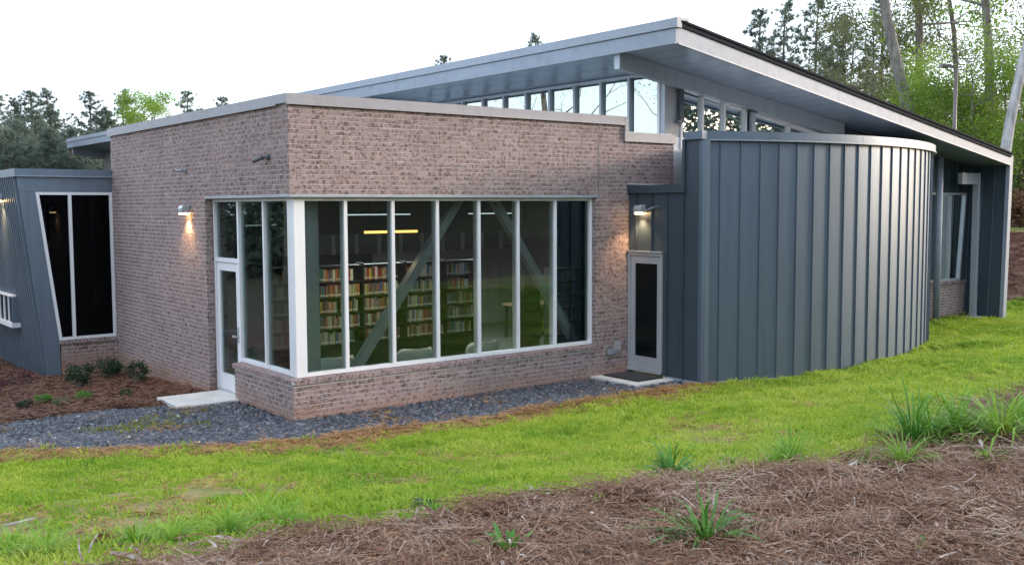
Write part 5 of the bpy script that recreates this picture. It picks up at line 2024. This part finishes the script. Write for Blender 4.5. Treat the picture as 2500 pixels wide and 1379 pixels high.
twig([(2499, 1366, 0.03), (2400, 1364, 0.035), (2300, 1366, 0.03), (2200, 1368, 0.03), (2120, 1364, 0.03)], 0.006, 'long dark reddish twig along the bottom right edge')
twig([(2160, 1310, 0.02), (2080, 1318, 0.03), (2000, 1335, 0.025)], 0.004, 'thin reddish twig lying across the right straw')
twig([(2475, 955, 0.03), (2440, 945, 0.05), (2400, 935, 0.06), (2350, 930, 0.05)], 0.012, 'bare grey twig lying on the far lawn', 'bark_grey')
twig([(2300, 1205, 0.03), (2310, 1240, 0.03)], 0.010, 'short pale broken stick in the straw', 'bark_pale')
twig([(2340, 1268, 0.03), (2342, 1290, 0.03)], 0.009, 'tiny pale stick standing out of the straw', 'bark_pale')
twig([(10, 1288, 0.02), (85, 1272, 0.03)], 0.010, 'pale stick lying in the grass at the left edge', 'bark_pale')
twig([(285, 1318, 0.04), (320, 1325, 0.03)], 0.006, 'thin white stick beside the orange straw heap', 'bark_pale')
twig([(1180, 1245, 0.03), (1260, 1228, 0.03)], 0.005, 'pale stalk lying on the straw crest', 'bark_pale')

# ------------------------------------------------------------------ trees


def tube_np(V, F, pts, rad, n=6):
    """append tapered tube to lists"""
    ref = np.array([0.31, 0.87, 0.21])
    pts = [np.asarray(p, float) for p in pts]
    b0 = len(V)
    for i, p in enumerate(pts):
        d = pts[min(i + 1, len(pts) - 1)] - pts[max(i - 1, 0)]
        d = d / (np.linalg.norm(d) + 1e-9)
        a = np.cross(d, ref)
        a /= np.linalg.norm(a) + 1e-9
        c = np.cross(d, a)
        for k in range(n):
            t = 2 * math.pi * k / n
            V.append(p + (a * math.cos(t) + c * math.sin(t)) * rad[i])
    for i in range(len(pts) - 1):
        for k in range(n):
            k2 = (k + 1) % n
            F.append((b0 + i * n + k, b0 + i * n + k2, b0 + (i + 1) * n + k2, b0 + (i + 1) * n + k))


def tufts(centres, dirs, per, L, w, r):
    """needle tufts: slim triangles fanning from each centre"""
    C = np.repeat(np.asarray(centres, float), per, axis=0)
    D = np.repeat(np.asarray(dirs, float), per, axis=0)
    n = len(C)
    u = D * 0.8 + r.normal(0, 0.75, (n, 3)) + np.array([0, 0, 0.25])
    u /= np.linalg.norm(u, axis=1)[:, None]
    v = np.cross(u, r.normal(0, 1, (n, 3)))
    v /= np.linalg.norm(v, axis=1)[:, None] + 1e-9
    ln = (L * r.uniform(0.6, 1.2, n))[:, None]
    ww = w * r.uniform(0.7, 1.3, n)[:, None]
    V = np.stack([C + v * ww, C - v * ww, C + u * ln], 1).reshape(-1, 3)
    return V, np.arange(3 * n).reshape(n, 3)


def pine_proto(seed, H, crown0, wid, dens, tuft_L=0.38, dead=True):
    r = np.random.default_rng(seed)
    TV, TF = [], []
    bend = r.normal(0, 0.25, (8, 2)).cumsum(0) * 0.35
    pts = [np.array([bend[i][0] * i / 7, bend[i][1] * i / 7, H * i / 7]) for i in range(8)]
    pts[0][2] = -0.4
    tube_np(TV, TF, pts, [0.20 * (1 - 0.88 * i / 7) * H / 14 + 0.012 for i in range(8)], 8)
    C, D = [], []

    def at(z):
        t = np.clip(z / H, 0, 1) * 7
        i = int(min(6, math.floor(t)))
        return pts[i] * (1 - (t - i)) + pts[i + 1] * (t - i)
    nb = int(dens)
    for b in range(nb):
        f = (b + r.uniform(0, 1)) / nb
        z = H * (crown0 + (1 - crown0) * f)
        prof = (math.sin(math.pi * min(1, (f * 0.86 + 0.14))) ** 0.7) * (1.0 - 0.35 * f) + 0.10
        ln = wid * prof * r.uniform(0.45, 1.15)
        az = r.uniform(0, 6.28)
        el = 0.15 + 0.7 * f + r.normal(0, 0.15)
        d = np.array([math.cos(az) * math.cos(el), math.sin(az) * math.cos(el), math.sin(el)])
        p0 = at(z)
        p1 = p0 + d * ln * 0.55 + np.array([0, 0, -0.05 * ln])
        p2 = p0 + d * ln + np.array([0, 0, 0.06 * ln])
        tube_np(TV, TF, [p0, p1, p2], [0.035 * (1 - 0.6 * f), 0.022 * (1 - 0.5 * f), 0.008], 4)
        nt = max(3, int(ln * 4.2))
        for k in range(nt):
            t = 0.35 + 0.65 * (k + r.uniform(0, 1)) / nt
            q = p0 + (p2 - p0) * t + r.normal(0, 0.13, 3)
            C.append(q)
            D.append(d)
            if r.random() < 0.65:
                sd_ = np.cross(d, [0, 0, 1]) * r.choice([-1, 1]) * r.uniform(0.15, 0.45)
                C.append(q + sd_ + np.array([0, 0, r.uniform(0, 0.12)]))
                D.append(d * 0.4 + sd_ + np.array([0, 0, 0.3]))
    for k in range(5):
        C.append(pts[-1] + np.array([r.normal(0, .1), r.normal(0, .1), -0.1 * k]))
        D.append(np.array([0, 0, 1.0]))
    if dead:
        for k in range(8):
            z = H * r.uniform(0.2, crown0)
            az = r.uniform(0, 6.28)
            L = r.uniform(0.4, 1.5)
            p0 = at(z)
            tube_np(TV, TF, [p0, p0 + np.array([math.cos(az) * L, math.sin(az) * L, -0.1 * L])], [0.022, 0.006], 4)
    V, F = tufts(C, D, 20, tuft_L, 0.022, r)
    tm = np_mesh('trunk', np.array(TV), np.array(TF), 'bark_pine', True)
    cm = np_mesh('crown', V, F, 'pine_needles')
    return tm, cm


def leafy_proto(seed, H, bark, leaf, crown_from, spread, nleaf, levels=3, trunk_r=0.32, lean=0.0, leaf_size=0.085, fork=0.0, epic=0):
    r = np.random.default_rng(seed)
    TV, TF, tips = [], [], []
    tp = []
    p = np.array([0, 0, -0.4])
    d = np.array([lean, r.normal(0, 0.02), 1.0])
    n = 9
    for i in range(n + 1):
        tp.append(p.copy())
        d = d + r.normal(0, 0.035, 3) * np.array([1, 1, 0])
        p = p + d / np.linalg.norm(d) * (H / n)
    tube_np(TV, TF, tp, [trunk_r * (1 - 0.72 * (i / n)) * (1.25 if i == 0 else 1) for i in range(n + 1)], 10)

    def grow(p, d, L, rad, lev):
        q1 = p + d * L * 0.5 + r.normal(0, 0.06, 3) * L
        q2 = q1 + (d + r.normal(0, 0.22, 3)) * L * 0.5
        tube_np(TV, TF, [p, q1, q2], [rad, rad * 0.75, rad * 0.45], 5 if lev > 1 else 4)
        if lev <= 0:
            tips.append(q2)
            tips.append(q1)
            return
        for k in range(r.integers(2, 4)):
            dd = d + r.normal(0, 0.55, 3) + np.array([0, 0, 0.12])
            dd /= np.linalg.norm(dd)
            grow(q2 if k else q1, dd, L * r.uniform(0.5, 0.75), rad * 0.5, lev - 1)
    nb = 12
    for b in range(nb):
        f = crown_from + (0.99 - crown_from) * b / (nb - 1)
        i = min(n - 1, int(f * n))
        t = f * n - i
        p0 = tp[i] * (1 - t) + tp[i + 1] * t
        az = b * 2.4 + r.normal(0, 0.5)
        el = r.uniform(0.15, 0.8)
        dd = np.array([math.cos(az) * math.cos(el), math.sin(az) * math.cos(el), math.sin(el)])
        grow(p0, dd, spread * r.uniform(0.6, 1.0) * (1.1 - 0.5 * (f - crown_from) / (1 - crown_from + 1e-6)), trunk_r * 0.28, levels - 1)
    tips = np.array(tips)
    per = max(4, nleaf // len(tips))
    V, F = leaf_cloud(tips, per, 0.46, leaf_size, r, 0.8)
    if epic:      # sprouts along the trunk
        cs = []
        for k in range(epic):
            f = r.uniform(0.25, 0.95) * n
            i = min(n - 1, int(f))
            cs.append(tp[i] * (1 - (f - i)) + tp[i + 1] * (f - i) + r.normal(0, 0.28, 3))
        V2, F2 = leaf_cloud(cs, 26, 0.20, leaf_size * 0.85, r, 0.8)
        F = np.concatenate([F, F2 + len(V)])
        V = np.concatenate([V, V2])
    tm = np_mesh('trunk', np.array(TV), np.array(TF), bark, True)
    cm = np_mesh('crown', V, F, leaf)
    return tm, cm


def tree(name, proto, x, y, s, rz, label, cat='tree', group=None, z=None, sz=None):
    zz = float(hgt(x, y)) if z is None else z
    e = empty(name, (x, y, zz - 0.1), None, label, cat, group, rz)
    e.scale = (s, s, sz if sz else s)
    link('trunk', proto[0], e)
    link('crown', proto[1], e)
    return e


def along(px, D):
    v = CR @ Vector((px - 1250, -(500 - 689.5), -2479.54))
    v.z = 0
    v.normalize()
    return CAM.x + v.x * D, CAM.y + v.y * D


def make_trees():
    pines = [pine_proto(301, 15, 0.42, 2.4, 60), pine_proto(302, 16, 0.35, 2.2, 64), pine_proto(303, 14, 0.30, 2.7, 70), pine_proto(304, 17, 0.55, 2.5, 46, 0.42)]
    dense = [pine_proto(311, 11, 0.12, 2.6, 105, 0.42, False), pine_proto(312, 10, 0.08, 2.8, 110, 0.42, False)]
    spring = leafy_proto(321, 12, 'bark_grey', 'spring_leaf', 0.35, 2.4, 14000, 3, 0.18, 0.02, 0.08)
    # left background: (px, top py, distance, kind)
    L = [(8, 252, 62, 1, 'tall pine at the left edge of the picture'), (38, 272, 66, 0, 'pine with bent top second from the left edge'),
         (85, 250, 64, 3, 'thin topped pine with separate upper tuft'), (128, 247, 60, 1, 'tallest full pine of the left tree line'),
         (62, 300, 70, 2, 'pine behind the gap near the left edge'), (150, 290, 58, 2, 'bushy pine right of the tallest left one'),
         (110, 300, 56, 2, 'broad dark pine in the middle of the left wood'), (25, 320, 55, 2, 'low full pine in the left corner of the wood'),
         (170, 330, 54, 0, 'shorter pine above the white roof end'), (228, 246, 74, 3, 'slim isolated pine right of the sky gap'),
         (240, 300, 76, 0, 'dim pine behind the slim isolated one'), (205, 340, 60, 2, 'half hidden pine under the roof tip'),
         (305, 242, 70, 1, 'dark pine beside the yellow green tree'), (330, 262, 74, 0, 'pine behind the yellow green tree'),
         (282, 285, 68, 2, 'broad pine just above the brick parapet'), (465, 238, 80, 3, 'lone pine top peeking over the brick coping'),
         (548, 250, 82, 3, 'tiny pine tip just above the sloping parapet'), (1088, 146, 86, 3, 'tiny pine top poking above the high eave'),
         (1312, 97, 70, 1, 'wider pine crown poking above the high eave')]
    for px, py, D, k, lab in L:
        x, y = along(px, D)
        top = CAM.z + D * (505 - py) / 2479.54
        z0 = float(hgt(x, y))
        H = [15, 16, 14, 17][k]
        s = (top - z0) / H
        tree('pine_tree', pines[k], x, y, max(0.7, min(1.0, s)), random.uniform(0, 6.28), lab, 'tree', 'pines of the left tree line', z0, s)
    x, y = along(350, 66)
    tree('spring_tree', spring, x, y, 0.85, 1.0, 'yellow green leafy tree top above the brick parapet', 'tree', None, None, (CAM.z + 66 * (505 - 232) / 2479.54 - float(hgt(x, y))) / 13.5)
    x, y = along(392, 70)
    tree('spring_tree', spring, x, y, 0.6, 2.6, 'smaller light green tree behind the brick parapet', 'tree', None, None, (CAM.z + 70 * (505 - 255) / 2479.54 - float(hgt(x, y))) / 13.5)
    for i, (px, D, k, s) in enumerate([(20, 50, 0, 0.6), (75, 52, 1, 0.62), (130, 50, 0, 0.6), (180, 53, 1, 0.55), (225, 58, 0, 0.55), (255, 62, 1, 0.55), (-30, 52, 1, 0.6), (-80, 54, 0, 0.6)]):
        x, y = along(px, D)
        tree('young_pine', dense[k], x, y, s, i * 1.3, ['dense young pine filling the left corner of the wood', 'dense young pine second in the lower left wood', 'dense young pine behind the metal wing roof', 'dense young pine under the bushy pine', 'dense young pine below the white roof end', 'dense young pine touching the brick wall edge', 'dense young pine just outside the left edge', 'dense young pine farther outside the left edge'][i], 'tree', 'young pines below the left tree line')
    # far wood mass
    r = np.random.default_rng(77)
    cs = []
    for k in range(900):
        a = r.uniform(-420, 640)
        x, y = along(a, r.uniform(84, 100))
        cs.append((x, y, hgt(x, y) + r.uniform(0, 1) ** 1.2 * 7.5))
    for k in range(700):
        a = r.uniform(1750, 2900)
        x, y = along(a, r.uniform(78, 96))
        cs.append((x, y, hgt(x, y) + r.uniform(0, 1) ** 1.3 * 6.5))
    for k in range(3200):
        az = r.uniform(R_(111), R_(350))
        D = r.uniform(44, 56)
        x, y = 2 + math.sin(az) * D, -6 + math.cos(az) * D
        cs.append((x, y, hgt(x, y) + r.uniform(0, 1) * (5.5 if az > R_(165) else 10.0)))
    V, F = leaf_cloud(cs, 60, 0.9, 0.28, r, 0.6)
    link('far_wood', np_mesh('far_wood', V, F, 'pine_needles'), None, None, 'dark mass of far woodland behind the nearer trees', 'woodland', None, 'stuff')

    # pines behind the roof on the right
    Rr = [(1850, 45, 62, 3, 'thin open pine leftmost behind the roof slope'), (1905, 35, 60, 1, 'narrow pine second of the trio behind the roof'), (1972, 32, 58, 0, 'widest pine of the trio behind the roof'),
          (1940, 170, 66, 2, 'lower pine filling behind the roof trio'), (2070, 78, 60, 2, 'bushy pine in the middle behind the roof'), (2040, 190, 64, 1, 'dim pine between trio and middle pine'),
          (2145, 40, 57, 3, 'pine with rusty tip beside the leaning trunk'), (2120, 170, 60, 2, 'shaded pine right of the middle one'), (1885, 150, 70, 2, 'far pine low behind the roof edge'),
          (2215, 215, 62, 2, 'dark pine behind the leaning trunk'), (2290, 240, 60, 2, 'dark pine behind the lamp pole'), (2400, 250, 58, 2, 'dark pine between the right trunks'), (2480, 230, 56, 2, 'dark pine at the right edge')]
    for px, py, D, k, lab in Rr:
        x, y = along(px, D)
        z0 = float(hgt(x, y))
        H = [15, 16, 14, 17][k]
        s = (CAM.z + D * (500 - py) / 2479.54 - z0) / H
        tree('pine_tree', pines[k], x, y, max(0.75, min(1.05, s)), random.uniform(0, 6.28), lab, 'tree', 'pines behind the roof', z0, s)
    olive = [leafy_proto(331, 9, 'bark_grey', 'olive_leaf', 0.2, 2.4, 7500, 3, 0.10, 0.0, 0.068), leafy_proto(332, 6.5, 'bark_grey', 'spring_leaf', 0.12, 2.4, 17000, 3, 0.10, 0.05, 0.058)]
    for i, (px, D, k, s) in enumerate([(2060, 52, 0, 1.0), (2120, 50, 0, 1.05), (2190, 49, 0, 1.0), (2250, 47, 1, 0.95), (2300, 46, 1, 0.9), (2380, 44, 1, 0.95), (2440, 45, 1, 1.0), (2500, 46, 0, 1.0), (2340, 52, 0, 0.9), (2260, 55, 0, 0.95), (2430, 55, 0, 0.9), (2010, 56, 0, 0.9)]):
        x, y = along(px, D)
        tree('understorey_tree', olive[k], x, y, s, i * 1.7, ['small olive tree above the roof slope, first from the middle', 'small olive tree above the roof slope, second from the middle', 'small olive tree left of the leaning trunk', 'bright green tree right of the leaning trunk', 'bright green tree beside the lamp pole', 'bright green spreading tree right of the lamp pole', 'bright green tree left of the pale trunk', 'olive tree at the right edge', 'taller olive tree behind the lamp pole', 'taller olive tree behind the dark trunk', 'taller olive tree between the right trunks', 'thin olive tree behind the trio of pines'][i], 'tree', 'small trees under the tall trunks')
    # tall trunks on the right
    big = [('bark_grey', -0.24, 0.29, 2285, 45, 'tall thick tree leaning left with a bare side limb', 0.55, 341, 2600, 10),
           ('bark_grey', 0.04, 0.24, 2238, 50, 'tall dark trunk with leafy sprouts right of the leaning tree', 0.45, 342, 5000, 26),
           ('bark_grey', -0.01, 0.16, 2335, 52, 'slender leafy tree just behind the lamp pole', 0.35, 343, 9000, 14),
           ('bark_grey', 0.02, 0.24, 2398, 46, 'tall forked grey tree right of the lamp pole', 0.45, 344, 7000, 10),
           ('bark_pale', 0.125, 0.22, 2418, 40, 'tall smooth pale trunk near the right edge', 0.62, 345, 2500, 2)]
    for bk, lean, tr, px, D, lab, cf, sd_, nl, ep in big:
        pr = leafy_proto(sd_, 21, bk, 'spring_leaf', cf, 3.6, nl, 3, tr, 0.0, 0.10, 0, ep)
        x, y = along(px, D)
        e = tree('tall_tree', pr, x, y, 1.0, sd_ * 0.7, lab, 'tree', 'tall trees at the right')
        # lean in the picture plane
        side = (CR @ Vector((1, 0, 0)))
        ax = Vector((0, 0, 1)).cross(side)
        q = Matrix.Rotation(lean, 4, ax) @ Matrix.Rotation(sd_ * 0.7, 4, 'Z')
        e.rotation_euler = q.to_euler()
    # shrubs at the end of the mulch slope
    r = np.random.default_rng(88)
    for i, (px, py_d, h, w, mat, lab) in enumerate([(2492, 43, 1.3, 2.4, 'brown_leaf', 'rusty brown shrub on the slope at the right edge'), (2530, 46, 3.5, 4, 'dark_leaf', 'dark bush mass beyond the right edge'), (2480, 52, 4.5, 4, 'dark_leaf', 'dark bushes under the pale trunk'), (2440, 54, 4.0, 4, 'dark_leaf', 'dark bushes left of the pale trunk')]):
        x, y = along(px, py_d)
        z = float(hgt(x, y))
        e = empty('bush', (x, y, z), None, lab, 'bush', 'bushes at the right')
        cs = r.normal(0, 1, (60, 3)) * np.array([w * 0.28, w * 0.28, h * 0.25]) + np.array([0, 0, h * 0.5])
        V, F = leaf_cloud(cs, 60, 0.25, 0.09, r, 0.7)
        link('foliage', np_mesh('foliage', V, F, mat), e)
        MB().tube([(0, 0, -0.1), (0.1, 0, h * 0.6)], [0.06, 0.02], 6).build('stem', 'bark_grey', e)
    # trees behind the camera, seen reflected in the glass
    bare = leafy_proto(351, 17, 'bark_grey', 'olive_leaf', 0.35, 4.2, 900, 4, 0.26, 0.0, 0.06)
    for i, (x, y, k) in enumerate([(-16, -32, 0), (-9, -36, 1), (-2, -38, 0), (5, -36, 2), (12, -38, 1), (-24, -30, 2), (-30, -22, 1), (-34, -12, 0), (-36, -3, 2), (-35, 6, 1), (18, -34, 0), (25, -36, 2), (-22, 24, 3), (-14, 30, 3), (30, -21, 1)]):
        ordn = ['first', 'second', 'third', 'fourth', 'fifth', 'sixth', 'seventh', 'eighth', 'ninth', 'tenth', 'eleventh', 'twelfth', 'thirteenth', 'fourteenth', 'fifteenth'][i]
        p = bare if k == 3 else [pines[2], dense[0], pines[0]][k]
        tree('bare_tree' if k == 3 else 'pine_tree', p, x, y, 1.0 if k != 1 else 1.25, i * 1.1, '%s tree of the wood facing the building, seen reflected in its glass' % ordn, 'tree', 'trees facing the building')


make_trees()

# lamp pole on the slope
x, y = along(2325, 37)
z = float(hgt(x, y))
e = empty('lamp_pole', (x, y, z), None, 'slim bronze area light pole rising behind the roof', 'lamp pole')
H = 7.62 - z
MB().tube([(0, 0, 0.3), (0, 0, H - 0.05)], 0.062, 12).build('pole', 'pole_bronze', e, smooth=True)
MB().tube([(0, 0, -0.3), (0, 0, 0.3)], 0.25, 16).build('footing', 'concrete', e)
s_ = CR @ Vector((1, 0, 0))
MB().bar((0, 0, H), tuple(Vector((0, 0, H)) - s_ * 0.35), 0.07, 0.06).build('arm', 'pole_bronze', e)
MB().bar(tuple(Vector((0, 0, H + 0.02)) - s_ * 0.22), tuple(Vector((0, 0, H + 0.03)) - s_ * 0.52), 0.32, 0.09).build('lamp_head', 'pole_bronze', e)

bpy.context.view_layer.update()
print('objects', len(bpy.data.objects), 'tris', sum(len(me.loops) - 2 * len(me.polygons) for me in bpy.data.meshes))
